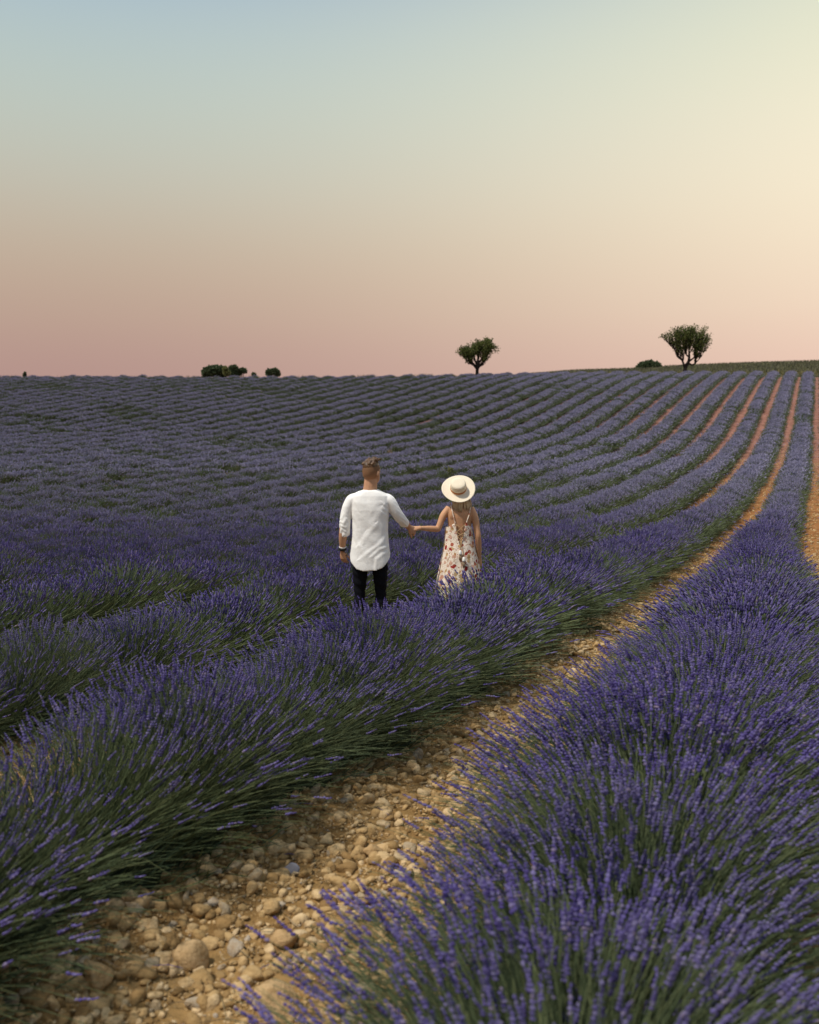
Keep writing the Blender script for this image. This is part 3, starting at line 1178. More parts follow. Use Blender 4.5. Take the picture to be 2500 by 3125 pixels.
parts = [
    ball(WH + Vector((0, 0, .012)), (.070, .088, .092)), ball(WH + Vector((0, .04, -.045)), (.054, .058, .064)),
    limb([WH + Vector((0, .095, .0)), WH + Vector((0, .106, -.026)), WH + Vector((0, .097, -.034))], [.008, .011, .010], k=8),
    ball(WH + Vector((0, .090, -.060)), (.020, .010, .008)), ball(WH + Vector((.026, .082, .01)), (.013, .009, .009)), ball(WH + Vector((-.026, .082, .01)), (.013, .009, .009)),
    ball(WH + Vector((.072, 0, -.015)), (.008, .017, .028)), ball(WH + Vector((-.072, 0, -.015)), (.008, .017, .028)),
    limb([(0, 0, wz(1.25)), (0, -.002, wz(1.32)), (0, .01, wz(1.37)), (0, .02, wz(1.44))], [(.085, .055), (.052, .05), (.045, .047), (.044, .047)]),
    limb([(0, 0, wz(1.325)), (0, -.004, wz(1.29)), (0, -.006, wz(1.22)), (0, -.002, wz(1.10)), (0, 0, wz(.98)), (0, 0, wz(.86)), (0, 0, wz(.78))],
         [(.06, .045), (.128, .068), (.132, .082), (.120, .080), (.108, .075), (.150, .10), (.155, .105)]),
    limb([sh_l + Vector((.03, 0, .0)), lerp(sh_l, el_l, .35), lerp(sh_l, el_l, .75), el_l], [.042, .038, .033, .031]),
    limb([lerp(sh_l, el_l, .93), el_l, lerp(el_l, wr_l, .35), lerp(el_l, wr_l, .7), wr_l], [.031, .031, .031, .026, .020]),
    limb([sh_r - Vector((.03, 0, 0)), lerp(sh_r, el_r, .35), lerp(sh_r, el_r, .75), el_r, lerp(el_r, wr_r, .35), lerp(el_r, wr_r, .7), wr_r], [.042, .039, .034, .032, .033, .027, .020]),
]
# shoulder blades and spine line are given by two shallow lobes on the back
parts += [ball((-.062, -.058, wz(1.22)), (.042, .022, .065)), ball((.062, -.058, wz(1.22)), (.042, .022, .065))]
for sx in (-1, 1):
    parts.append(limb([(sx * .078, 0, wz(.84)), (sx * .082, 0, wz(.66)), (sx * .078, .01, wz(.43)), (sx * .078, -.015, wz(.30)), (sx * .076, -.005, .08)],
                      [(.080, .09), (.072, .078), (.045, .05), (.046, .052), .030]))
    parts.append(limb([(sx * .076, -.045, .035), (sx * .078, .05, .04), (sx * .082, .15, .022)], [(.030, .033), (.036, .036), (.034, .018)], up=(0, 0, 1)))
parts += hand(wr_l, (hand_w - wr_l + Vector((-.01, 0, -.01))), (.15, -.5, .8), 1, curl=.55, size=.86, thumb_curl=.5)
parts += hand(wr_r, (.08, .02, -1), (.75, -.6, 0), 1, curl=.95, size=.88, thumb_curl=.8)
link('body', solid('woman_body', parts, .0050, M_SKIN_W, 5), woman)


# ---- dress
def dress_material():
    n = NT('floral_cotton')
    oc = n.n('ShaderNodeTexCoord').outputs['Object']
    wob = n.n('ShaderNodeTexNoise', {'Vector': oc, 'Scale': 14.0, 'Detail': 2.0})
    dv = n.n('ShaderNodeVectorMath', {0: oc, 1: n.n('ShaderNodeVectorMath', {0: wob.outputs['Color'], 1: (.055, .055, .055)}, operation='MULTIPLY').outputs[0]}, operation='ADD').outputs[0]
    cream = n.mix(n.noise(oc, 25, 3), (.80, .67, .54), (.88, .78, .67))
    vor = n.n('ShaderNodeTexVoronoi', {'Vector': dv, 'Scale': 21.0, 'Randomness': 1.0})
    sel = n.n('ShaderNodeSeparateColor', {0: vor.outputs['Color']})
    blob = n.math('MULTIPLY', n.maprange(vor.outputs['Distance'], .47, .40), n.math('GREATER_THAN', sel.outputs[0], .12))
    pet = n.ramp(sel.outputs[1], [(0.0, (.30, .02, .02)), (.22, (.34, .03, .025)), (.24, (.50, .17, .10)), (.50, (.62, .36, .26)), (.75, (.68, .44, .34)), (.78, (.50, .30, .13)), (1, (.58, .40, .22))], 'LINEAR')
    c = n.mix(blob, cream, pet)
    v2 = n.n('ShaderNodeTexVoronoi', {'Vector': dv, 'Scale': 44.0})
    s2 = n.n('ShaderNodeSeparateColor', {0: v2.outputs['Color']})
    c = n.mix(n.math('MULTIPLY', n.maprange(v2.outputs['Distance'], .30, .22), n.math('GREATER_THAN', s2.outputs[2], .66)), c, (.30, .02, .03))
    v3 = n.n('ShaderNodeTexVoronoi', {'Vector': dv, 'Scale': 19.0}, feature='DISTANCE_TO_EDGE')
    line = n.maprange(v3.outputs['Distance'], .035, .012)
    c = n.mix(n.math('MULTIPLY', line, .75), c, (.36, .17, .08))
    return n.finish(c, 0.85, n.bump(n.noise(oc, 24, 3), .35, .02), translucent=.06, spec=.15)


M_DRESS = dress_material()
kd, nd = 96, 60
DV, DF = [], []
for i in range(nd + 1):
    t = i / nd
    z = 1.135 - t * (1.135 - .30)
    rx = np.interp(z, [.30, .49, .80, .95, 1.05, 1.10, 1.135], [.275, .243, .178, .150, .139, .136, .132])
    ry = np.interp(z, [.30, .49, .80, .95, 1.05, 1.135], [.22, .19, .145, .108, .097, .092])
    cx = np.interp(z, [.3, .49, 1.13], [.005, .004, -.012])
    fl = float(sstep(t, .2, .9))
    for j in range(kd):
        th = 2 * math.pi * j / kd
        rp = 1 + fl * (.045 * math.sin(th * 9 + 1.1 * math.sin(t * 4)) + .025 * math.sin(th * 17 + t * 3 + 1))
        zz = z
        if i < 4:
            # scalloped upper edge: high at the strap points, lower under the arms
            xb = rx * math.cos(th)
            dip = min(abs(xb + .045), abs(xb - .062))
            zz = z - (1 - i / 4) * min(.045, dip * .7)
        DV.append((cx + rx * rp * math.cos(th), ry * rp * math.sin(th), wz(zz)))
for i in range(nd):
    for j in range(kd):
        j2 = (j + 1) % kd
        q = (i * kd + j, (i + 1) * kd + j, (i + 1) * kd + j2, i * kd + j2)
        cxm = sum(DV[a][0] for a in q) / 4
        czm = sum(DV[a][2] for a in q) / 4 - WZ
        cym = sum(DV[a][1] for a in q) / 4
        half = np.interp(czm, [.90, 1.0, 1.14], [0.0, .030, .052])
        if cym < 0 and czm > .90 and abs(cxm - .004) < half:
            continue
        DF.append(q)
dme = new_mesh('dress', DV, DF, [M_DRESS], smooth=True)
dress = link('dress', dme, woman, label='cream sleeveless dress with red and rust flowers, laced open back')
so = dress.modifiers.new('thickness', 'SOLIDIFY')
so.thickness = .004
so.offset = 1


def cord(name, pts, r, mat, parent, k=6):
    v, f = limb(pts, [r] * len(pts), k=k, sub=3, up=(0.3, .2, .9))
    return link(name, new_mesh(name, v, f, [mat], smooth=True), parent)


def yb(z):       # back surface of the dress/skin
    return -float(np.interp(z, [.8, .95, 1.05, 1.135, 1.2, 1.26, 1.30], [.150, .113, .102, .098, .090, .080, .060]))


cord('strap', [(-.10, .02, wz(1.335)), (-.093, -.045, wz(1.32)), (-.078, yb(1.25) - .006, wz(1.25)), (-.062, yb(1.18) - .008, wz(1.18)), (-.048, yb(1.12) - .004, wz(1.125))], .0055, M_DRESS, dress)
cord('strap', [(.12, .02, wz(1.325)), (.112, -.045, wz(1.31)), (.098, yb(1.25) - .006, wz(1.24)), (.078, yb(1.18) - .008, wz(1.18)), (.062, yb(1.12) - .004, wz(1.13))], .0055, M_DRESS, dress)
M_LACE = plain('lace_cord', (.55, .36, .18), .8)
for a, b in (((-.045, 1.125), (.012, 1.085)), ((.060, 1.13), (.006, 1.085)), ((.010, 1.085), (-.040, 1.045)), ((.006, 1.085), (.045, 1.045)), ((-.040, 1.045), (.032, 1.005)), ((.042, 1.04), (-.03, 1.0)),
             ((-.03, 1.0), (.02, .95)), ((.03, 1.0), (-.012, .95)), ((.004, .96), (-.002, .86)), ((.010, .96), (.032, .80))):
    z0, z1 = a[1], b[1]
    cord('lace', [(a[0], yb(z0) - .004, wz(z0)), ((a[0] + b[0]) / 2, yb((z0 + z1) / 2) - .008, wz((z0 + z1) / 2)), (b[0], yb(z1) - .004, wz(z1))], .0032, M_LACE, dress)
M_TAS = plain('white_tassel', (.80, .78, .74), .9)
for tx, tz in ((-.002, .855), (.034, .785)):
    y = yb(.82) - .018 - (.855 - tz) * .12
    v, f = limb([(tx, y, wz(tz + .012)), (tx, y, wz(tz)), (tx, y - .002, wz(tz - .022)), (tx, y - .002, wz(tz - .032))], [.006, .014, .017, .015], k=12)
    to = link('tassel', new_mesh('tassel', v, f, [M_TAS], smooth=True), dress)
    fr = []
    for q in range(14):
        a = 2 * math.pi * q / 14
        fr.append(limb([(tx + .010 * math.cos(a), y + .008 * math.sin(a), wz(tz - .03)), (tx + .013 * math.cos(a), y + .010 * math.sin(a), wz(tz - .06)), (tx + .012 * math.cos(a) + .003, y + .010 * math.sin(a), wz(tz - .095))],
                       [.0022, .0022, .0014], k=5, sub=1))
    v, f = joined(fr)
    link('fringe', new_mesh('fringe', v, f, [plain('tan_fringe', (.50, .36, .24), .9)], smooth=True), to)

# ---- hair hanging below the hat
hv = []
r_ = random.Random(9)
for i in range(120):
    th = r_.uniform(-1.75, 1.75)
    x, y = math.sin(th) * .074, .03 - math.cos(th) * .084
    top = wz(1.50)
    side = abs(th) / 1.75
    zb = wz(1.245 + .05 * side ** 2 + abs(r_.gauss(0, .018)))
    bx = x * (.85 if th < .5 else 1.25) + r_.uniform(-.012, .014) + (.02 if th > .4 else 0)
    by = -.075 - r_.uniform(0, .022) + side * .05
    zz = lambda t: top + (zb - top) * t
    hv.append(limb([(x * .9, y * .9, zz(0)), (x * 1.08, y - .012, zz(.35)), (lerp(x, bx, .6), lerp(y, by, .75) - .012, zz(.7)), (bx, by - .006, zz(1))],
                   [.008, .0095, .0075, .0015], k=5, sub=3))
v, f = joined(hv)
link('hair', new_mesh('woman_hair', v, f, [M_HAIR_W], smooth=True), woman, label='shoulder length blonde hair under the hat')


# ---- straw hat, tilted back
def straw_material():
    n = NT('straw')
    oc = n.n('ShaderNodeTexCoord').outputs['Object']
    s = n.n('ShaderNodeSeparateXYZ', {0: oc})
    rr = n.math('SQRT', n.math('ADD', n.math('POWER', s.outputs[0], 2.0), n.math('POWER', s.outputs[1], 2.0)))
    ringv = n.math('SINE', n.math('MULTIPLY', n.math('ADD', rr, s.outputs[2]), 1250.0))
    c = n.mix(n.noise(oc, 55, 4, .7), (.84, .71, .52), (.94, .87, .72))
    c = n.mix(n.math('MULTIPLY', n.maprange(ringv, -.2, -1.0), .35), c, (.55, .40, .23))
    return n.finish(c, 0.75, n.bump(n.math('ADD', ringv, n.noise(oc, 300, 2)), .35, .003), translucent=.05, spec=.25)


prof = [(0.0, .098), (.030, .099), (.058, .097), (.072, .091), (.0785, .078), (.081, .060), (.083, .030), (.0845, .006), (.090, .000), (.11, -.001), (.14, .000), (.165, .003), (.1745, .005),
        (.1750, .002), (.165, -.001), (.14, -.004), (.11, -.005), (.090, -.004), (.080, .002), (.078, .05), (.070, .086), (.04, .093), (0, .094)]
kh = 64
HV, HF = [], []
for r0, z0 in prof:
    for j in range(kh):
        th = 2 * math.pi * j / kh
        wav = .010 * math.sin(2 * th + .6) * max(0, (r0 - .09) / .085) ** 1.5
        HV.append((r0 * math.cos(th), r0 * math.sin(th) * 1.04, z0 + wav))
for i in range(len(prof) - 1):
    for j in range(kh):
        j2 = (j + 1) % kh
        HF.append((i * kh + j, (i + 1) * kh + j, (i + 1) * kh + j2, i * kh + j2))
hat = link('hat', new_mesh('hat', HV, HF, [straw_material()], smooth=True), woman, label='pale straw boater hat tilted back')
hat.location = (-.014, -.012, wz(1.488))
hat.rotation_euler = (rad(47), rad(-3), 0)
BV, BF = [], []
for r0, z0 in ((.0846, .004), (.0862, .007), (.0853, .024), (.0838, .030), (.0825, .029)):
    for j in range(kh):
        th = 2 * math.pi * j / kh
        BV.append((r0 * math.cos(th), r0 * math.sin(th) * 1.04, z0))
for i in range(4):
    for j in range(kh):
        j2 = (j + 1) % kh
        BF.append((i * kh + j, i * kh + j2, (i + 1) * kh + j2, (i + 1) * kh + j))
link('hat_band', new_mesh('hat_band', BV, BF, [plain('orange_leather', (.46, .16, .035), .5)], smooth=True), hat, label='orange brown leather band')

# ------------------------------------------------------------------ stones
def stone_material(tan=False):
    n = NT('tan_stone' if tan else 'stone')
    oc = n.n('ShaderNodeTexCoord').outputs['Object']
    geo = n.n('ShaderNodeNewGeometry')
    rnd = n.math('FRACT', n.math('ADD', geo.outputs['Random Per Island'], n.n('ShaderNodeObjectInfo').outputs['Random']))
    c = n.ramp(rnd, [(0, (.25, .15, .06)), (.3, (.41, .265, .115)), (.6, (.54, .365, .175)), (.88, (.68, .50, .285)), (.96, (.40, .31, .20)), (1, (.44, .37, .29))])
    if tan:
        c = n.ramp(rnd, [(0, (.44, .285, .135)), (1, (.58, .39, .20))])
    pos = geo.outputs['Position']
    c = n.mix(n.maprange(n.noise(pos, 22, 5, .7), .42, .66, 0, .6), c, (.27, .16, .06))
    return n.finish(c, .92, n.bump(n.math('ADD', n.noise(pos, 70, 4, .7), n.noise(pos, 22, 3, .6)), .9, .012), spec=.15)


M_STONE = stone_material()
M_STONE_TAN = stone_material(True)


def ico(sub):
    bm = bmesh.new()
    bmesh.ops.create_icosphere(bm, subdivisions=sub, radius=1)
    v = np.array([q.co[:] for q in bm.verts])
    f = np.array([[q.index for q in p.verts] for p in bm.faces])
    bm.free()
    return v, f


I1, I2, I3 = ico(1), ico(2), ico(3)


def stone_shape(base, r, flat=None, angular=.5):
    v, f = base
    v = v.copy()
    for _ in range(int(3 + angular * 8)):
        d = vnorm(r.normal(0, 1, 3))
        lim = r.uniform(.45, .9)
        p = v @ d
        v = v - np.where(p > lim, (p - lim) * .85, 0)[:, None] * d
    v = v * (1 + .10 * np.sin(v @ r.normal(0, 2.6, 3) + r.uniform(0, 6)) + .06 * np.sin(v @ r.normal(0, 5, 3) + r.uniform(0, 6)))[:, None]
    s = np.array([1, r.uniform(.62, .95), flat if flat else r.uniform(.42, .75)])
    return v * s, f


r_s = np.random.default_rng(21)
SH2 = [stone_shape(I2, r_s, angular=r_s.choice([.2, 1.0, 2.0, 2.8])) for _ in range(14)]
SH1 = [stone_shape(I1, r_s, angular=r_s.uniform(.2, 1.6)) for _ in range(14)]
ST_ME = [new_mesh('stone%d' % i, v, f, [M_STONE], smooth=(i % 2 == 0)) for i, (v, f) in enumerate(SH2)]


def px(u, v, h=0.0):
    """ground point under a picture position, on the level ground near the camera"""
    Y = (CAM_H - h) * PIX / (v - 1332)
    return (u - 1250) / PIX * Y, Y


# the big stones that stand out are things of their own
BIG = [((580, 2885), .082, 'rounded', 'largest smooth round tan stone, low on the stony path', .80, 0.1),
       ((868, 2825), .078, 'long', 'big pale egg-shaped stone lying right of the round tan stone', .72, 1.9),
       ((840, 3050), .098, 'rounded', 'big brown boulder half hidden by blurred lavender at the bottom', .8, .5),
       ((1145, 2565), .062, 'rounded', 'rounded tan cobble with a shaded right side, upper middle of the path', .72, .2),
       ((887, 2622), .058, 'slab', 'thin blue grey slab standing on edge in the path', .30, 1.2),
       ((298, 2965), .085, 'angular', 'pointed angular brown stone in the shade at lower left', .85, 2.2)]
big_xy = []
for (uv, size, shp, lab, flatn, rz) in BIG:
    x, y = px(*uv)
    v, f = stone_shape(I3, r_s, flatn, {'rounded': .2, 'long': .2, 'slab': .6, 'angular': 1.4}[shp])
    if shp == 'long':
        v = v * np.array([.78, 1.25, 1])
    if shp == 'slab':
        v = v[:, [2, 0, 1]] * np.array([1, 1.0, .8])
    o = link('stone', new_mesh('large_stone', v * size, f, [plain('blue_grey_stone', (.20, .20, .235), .9, .15) if shp == 'slab' else M_STONE_TAN], smooth=True), label=lab, cat='stone', group='large stones on the path')
    o.location = (x, y, float(ground_near(x, y)) + size * (.32 if shp != 'slab' else .35))
    o.rotation_euler = (r_s.normal(0, .2), r_s.normal(0, .2), rz)
    big_xy.append((x, y, size))

# scatter in the gaps: row phase .5 is the path G1, 1.5 the gap right of it, -.5 the couple's gap
cand = []


def scatter(phase, halfw, y0, y1, dens, lo, hi, shift=0.0):
    n = int((y1 - y0) * 2 * halfw * dens * 1.08)
    y = RNG.uniform(y0, y1, n)
    o = RNG.uniform(-halfw, halfw, n)
    x = ROW_A + ROW_S * phase + ROW_M * y + o * 1.08 + shift
    s = lo * (hi / lo) ** (RNG.uniform(0, 1, n) ** 2.1)
    m = in_view(x, y, 1.9) & (y > 1.8)
    for a in np.stack([x[m], y[m], s[m]], -1):
        cand.append(a)


scatter(.54, .88, 2.8, 7.5, 560, .016, .058)
scatter(.54, .88, 2.8, 7.5, 700, .009, .022)
scatter(.54, .88, 2.8, 7.5, 3200, .004, .013)
scatter(.54, .82, 7.5, 14, 420, .018, .060)
scatter(.54, .82, 7.5, 14, 300, .012, .025)
scatter(.54, .82, 7.5, 13, 1300, .006, .014)
scatter(.52, .65, 14, 30, 170, .018, .05)
scatter(.50, .55, 30, 70, 30, .025, .06)
scatter(1.5, .7, 2.8, 9, 520, .012, .046, .58)
scatter(1.5, .7, 2.8, 9, 900, .006, .013, .58)
scatter(1.5, .7, 9, 24, 260, .016, .055, .30)
scatter(1.5, .7, 9, 18, 300, .008, .018, .30)
scatter(1.5, .6, 24, 60, 36, .025, .07)
for q_ in (-.5, -1.5, -2.5, -3.5):
    scatter(q_, .5, 20, 62, 30, .025, .07)
scatter(-.55, .9, 2.2, 9, 560, .012, .055)
scatter(-.55, .9, 2.2, 9, 900, .006, .014)
scatter(-.5, .45, 9, 13, 200, .014, .04)
cand = np.array(cand)
cz = ground_near(cand[:, 0], cand[:, 1])
app = cand[:, 2] / cand[:, 1]
order = np.argsort(-app)
inframe = (np.abs(cand[:, 0]) < .41 * cand[:, 1]) & ((CAM_H) / cand[:, 1] < .595)
path_phase = np.abs(row_phase(cand[:, 0], cand[:, 1]) - .5) < .36
pick = [i for i in order if inframe[i] and path_phase[i]][:294]
pset = set(pick)
for i in pick:
    x, y, s = cand[i]
    o = link('stone', ST_ME[int(RNG.integers(len(ST_ME)))], GROUND)
    o.location = (x, y, cz[i] + s * .14)
    o.rotation_euler = (RNG.normal(0, .35), RNG.normal(0, .35), RNG.uniform(0, 6.28))
    o.scale = (s * 1.05,) * 3
V, F, off = [], [], 0
for i in range(len(cand)):
    if i in pset:
        continue
    x, y, s = cand[i]
    v, f = SH2[i % 14] if s / y > .0042 else SH1[i % 14]
    R = np.array(Euler((RNG.normal(0, .4), RNG.normal(0, .4), RNG.uniform(0, 6.28))).to_matrix())
    V.append((v * s) @ R.T + np.array([x, y, cz[i] + s * .12]))
    F.append(f + off)
    off += len(v)
link('small_stones', new_mesh('small_stones', np.concatenate(V), np.concatenate(F), [M_STONE], smooth=True), GROUND, kind='stuff')


# ------------------------------------------------------------------ trees and bushes on the skyline
def leaf_material(name, a, b, c_):
    n = NT(name)
    geo = n.n('ShaderNodeNewGeometry')
    c = n.ramp(geo.outputs['Random Per Island'], [(0, a), (.6, b), (1, c_)])
    return n.finish(c, .7, translucent=.38, spec=.2)


M_ALMOND = leaf_material('almond_leaf', (.05, .07, .02), (.11, .14, .038), (.20, .20, .06))
M_BUSHL = leaf_material('bush_leaf', (.05, .072, .036), (.09, .125, .065), (.15, .18, .095))
M_BUSHP = leaf_material('pale_bush_leaf', (.10, .12, .045), (.17, .18, .07), (.24, .24, .10))


def bark_material():
    n = NT('bark')
    oc = n.n('ShaderNodeTexCoord').outputs['Object']
    mp = n.n('ShaderNodeMapping', {'Vector': oc, 'Scale': (6, 6, 1.2)})
    k = n.noise(mp.outputs[0], 3, 5, .7)
    return n.finish(n.ramp(k, [(.3, (.012, .010, .009)), (.7, (.05, .042, .036))]), .95, n.bump(k, 1, .05), spec=.1)


M_BARK = bark_material()


def leaves(name, pos, dirs, ln, wd, mat, r):
    n = len(pos)
    d = vnorm(dirs)
    a = vnorm(np.cross(d, r.normal(0, 1, (n, 3))))
    ln, wd = np.asarray(ln).reshape(-1, 1), np.asarray(wd).reshape(-1, 1)
    nn = np.cross(d, a)
    v = np.stack([pos, pos + d * ln * .5 + a * wd + nn * wd * .3, pos + d * ln, pos + d * ln * .5 - a * wd + nn * wd * .3], 1)
    i = np.arange(n)[:, None] * 4
    f = np.concatenate([i + np.array([0, 1, 2]), i + np.array([0, 2, 3])])
    return new_mesh(name, v.reshape(-1, 3), f, [mat])


def make_tree(base, limbs, shoots, label, leafy, seed, leaf_len):
    """limbs: polylines of (x, z, radius) in metres; shoots grow from limb points"""
    r = np.random.default_rng(seed)
    root = link('almond_tree', None, loc=base, label=label, cat='tree', group='trees on the skyline')
    parts = []
    src = []
    for li, pl in enumerate(limbs):
        dy = 0 if li == 0 else r.uniform(-.9, .9)
        n = len(pl)
        pts = [(x, dy * (i / (n - 1)) ** 1.2, z) for i, (x, z, q) in enumerate(pl)]
        parts.append(limb(pts, [q for _, _, q in pl], k=9, sub=4))
        if True:
            for i in range(0 if li else n - 3, n - 1):
                for t in np.linspace(0, 1, 6):
                    p = np.array(pts[i]) * (1 - t) + np.array(pts[i + 1]) * t
                    src.append((p, pl[i][2] * (1 - t) + pl[i + 1][2] * t, (i + t) / (n - 1)))
    LP, LD = [], []
    n_sh, envelope, spread, up = shoots
    for _ in range(n_sh):
        p, q, frac = src[int(r.integers(len(src)))]
        if frac < .3:
            continue
        top = envelope(p[0])
        d = vnorm(np.array([r.normal(0, spread) + p[0] * .12, r.normal(0, spread + .25), up]))
        room = max(.25, (top - p[2]) * r.uniform(.35, 1.0))
        L = room / max(.35, d[2])
        m1 = p + d * L * .5 + r.normal(0, .10, 3)
        e = p + d * L + r.normal(0, .12, 3)
        e[2] = min(e[2], envelope(e[0]) + r.uniform(-.1, .25))
        parts.append(limb([tuple(p), tuple(m1), tuple(e)], [min(q, .05), .028, .012], k=5, sub=2))
        nl = int(leafy * L)
        t = r.uniform(.12, 1.05, nl) ** .75
        c = p * (1 - t[:, None]) ** 2 + m1 * (2 * t * (1 - t))[:, None] + e * (t ** 2)[:, None]
        LP.append(c + r.normal(0, .13, (nl, 3)) * np.array([1, 1.2, 1]))
        LD.append(np.tile(d, (nl, 1)) * .8 + r.normal(0, .5, (nl, 3)))
    v, f = joined(parts)
    link('trunk', new_mesh('tree_trunk', v, f, [M_BARK], smooth=True), root)
    P, D = np.concatenate(LP), np.concatenate(LD)
    link('crown', leaves('tree_crown', P, D, r.uniform(.7, 1.4, len(P)) * leaf_len, r.uniform(.7, 1.3, len(P)) * leaf_len * .3, M_ALMOND, r), root)
    return root


def sky_point(u, Y):
    X = (u - 1250) / PIX * Y
    return X, Y, float(ground(X, Y))


# right tree: picture units of the enlarged view -> metres
Y2 = 131.0
x2, _, z2 = sky_point(2089, Y2)
sc2 = Y2 / PIX / 5.75


def t2(x, y, q):
    return ((x - 860) * sc2 * .85, (1055 - y) * sc2 * 1.04, q)


limbs2 = [[t2(850, 1075, .30), t2(862, 1000, .25), t2(885, 880, .24), t2(945, 800, .20), t2(958, 700, .15), t2(950, 560, .09), t2(940, 420, .05)],
          [t2(872, 900, .20), t2(830, 820, .13), t2(800, 770, .12), t2(700, 710, .11), t2(630, 590, .08), t2(520, 510, .05), t2(380, 405, .02)],
          [t2(815, 800, .11), t2(822, 755, .08)],
          [t2(955, 830, .14), t2(1030, 850, .11), t2(1105, 805, .10), t2(1100, 720, .09), t2(1160, 600, .06), t2(1300, 480, .03)],
          [t2(960, 790, .12), t2(1070, 715, .09), t2(1100, 600, .07), t2(1180, 420, .04)],
          [t2(955, 720, .12), t2(880, 670, .09), t2(820, 560, .06), t2(760, 400, .04)],
          [t2(950, 620, .09), t2(1010, 500, .06), t2(1040, 350, .03)],
          [t2(700, 710, .09), t2(740, 640, .06), t2(720, 480, .04), t2(700, 380, .03)],
          [t2(1110, 800, .07), t2(1180, 730, .04), t2(1230, 650, .02)],
          [t2(900, 690, .08), t2(910, 560, .05), t2(880, 330, .03)],
          [t2(955, 640, .08), t2(965, 480, .05), t2(945, 300, .03)],
          [t2(960, 560, .07), t2(1000, 420, .04), t2(985, 280, .03)]]
env_x = [t2(q, 0, 0)[0] for q in (360, 480, 620, 780, 870, 950, 1050, 1170, 1260, 1340, 1400)]
env_z = [t2(0, q, 0)[1] for q in (400, 310, 265, 215, 195, 225, 190, 230, 255, 330, 470)]
make_tree((x2, Y2, z2 - .1), limbs2, (400, lambda x: float(np.interp(x, env_x, env_z)), .18, 1.0),
          'large vase-shaped dark tree standing where the right-hand rows end', 10, 3, .23)

Y1 = 121.5
x1, _, z1 = sky_point(1458, Y1)
sc1 = Y1 / PIX / 9.08


def t1(x, y, q):
    return ((x - 815) * sc1 * .88, (1200 - y) * sc1 * 1.08, q)


limbs1 = [[t1(795, 1215, .24), t1(798, 1100, .20), t1(800, 990, .20), t1(810, 900, .22), t1(820, 760, .16), t1(850, 560, .09), t1(900, 350, .05)],
          [t1(790, 930, .20), t1(660, 810, .15), t1(560, 690, .12), t1(450, 600, .09), t1(390, 520, .06), t1(300, 445, .02)],
          [t1(820, 920, .20), t1(930, 820, .15), t1(1060, 720, .12), t1(1130, 600, .09), t1(1230, 450, .06), t1(1380, 400, .02)],
          [t1(830, 820, .14), t1(980, 640, .10), t1(1050, 420, .06), t1(1090, 260, .03)],
          [t1(790, 850, .14), t1(700, 640, .10), t1(690, 450, .06), t1(740, 330, .03)],
          [t1(560, 690, .08), t1(540, 560, .05), t1(500, 400, .03)],
          [t1(650, 860, .06), t1(590, 830, .03), t1(510, 840, .012)],
          [t1(450, 600, .06), t1(400, 640, .04), t1(290, 645, .012)],
          [t1(890, 890, .05), t1(980, 860, .025), t1(1050, 810, .012)]]
env1x = [t1(q, 0, 0)[0] for q in (230, 330, 480, 600, 720, 820, 940, 1050, 1180, 1280, 1420)]
env1z = [t1(0, q, 0)[1] for q in (520, 450, 370, 370, 300, 250, 215, 180, 235, 330, 450)]
make_tree((x1, Y1, z1 - .05), limbs1, (300, lambda x: float(np.interp(x, env1x, env1z)), .26, .9),
          'smaller round-crowned dark tree alone on the middle of the skyline', 17, 8, .22)


def bush(base, lobes, label, mat, seed, n, ln, cat='bush', name='bush', group='bushes on the skyline'):
    r = np.random.default_rng(seed)
    root = link(name, None, loc=base, label=label, cat=cat, group=group)
    P, D, tr = [], [], []
    tot = sum(a * c for _, _, a, c in lobes)
    for (x, z, a, c) in lobes:
        m = int(n * a * c / tot)
        d = vnorm(r.normal(0, 1, (m, 3)))
        q = r.uniform(.25, 1, (m, 1)) ** .4 * (1 + .12 * np.sin(d[:, :1] * 7 + x) * np.cos(d[:, 2:] * 6 + z))
        p = d * q * np.array([a, a * .9, c]) + np.array([x, 0, z])
        P.append(p)
        D.append(d + r.normal(0, .6, (m, 3)))
        tr.append(limb([(x * .3, 0, -.2), (x * .7, 0, z * .5), (x, 0, z)], [.09, .06, .03], k=6, sub=2))
    P, D = np.concatenate(P), np.concatenate(D)
    k = P[:, 2] > -.1
    P, D = P[k], D[k]
    v, f = joined(tr)
    link('trunk', new_mesh(name + '_stems', v, f, [M_BARK], smooth=True), root)
    link('crown', leaves(name + '_leaves', P, D, r.uniform(.6, 1.4, len(P)) * ln, r.uniform(.6, 1.4, len(P)) * ln * .42, mat, r), root)
    return root


def sky_bush(u, vbase, Y, lobes_px, label, mat, seed, n, ln):
    """lobes given in picture pixels from the base point"""
    s = Y / PIX
    X = (u - 1250) / PIX * Y
    z = CAM_H + (1332 - vbase) / PIX * Y
    zg = float(ground(X, Y))
    return bush((X, Y, zg), [(a * s, b * s + (z - zg), c * s, d * s) for a, b, c, d in lobes_px], label, mat, seed, n, ln)


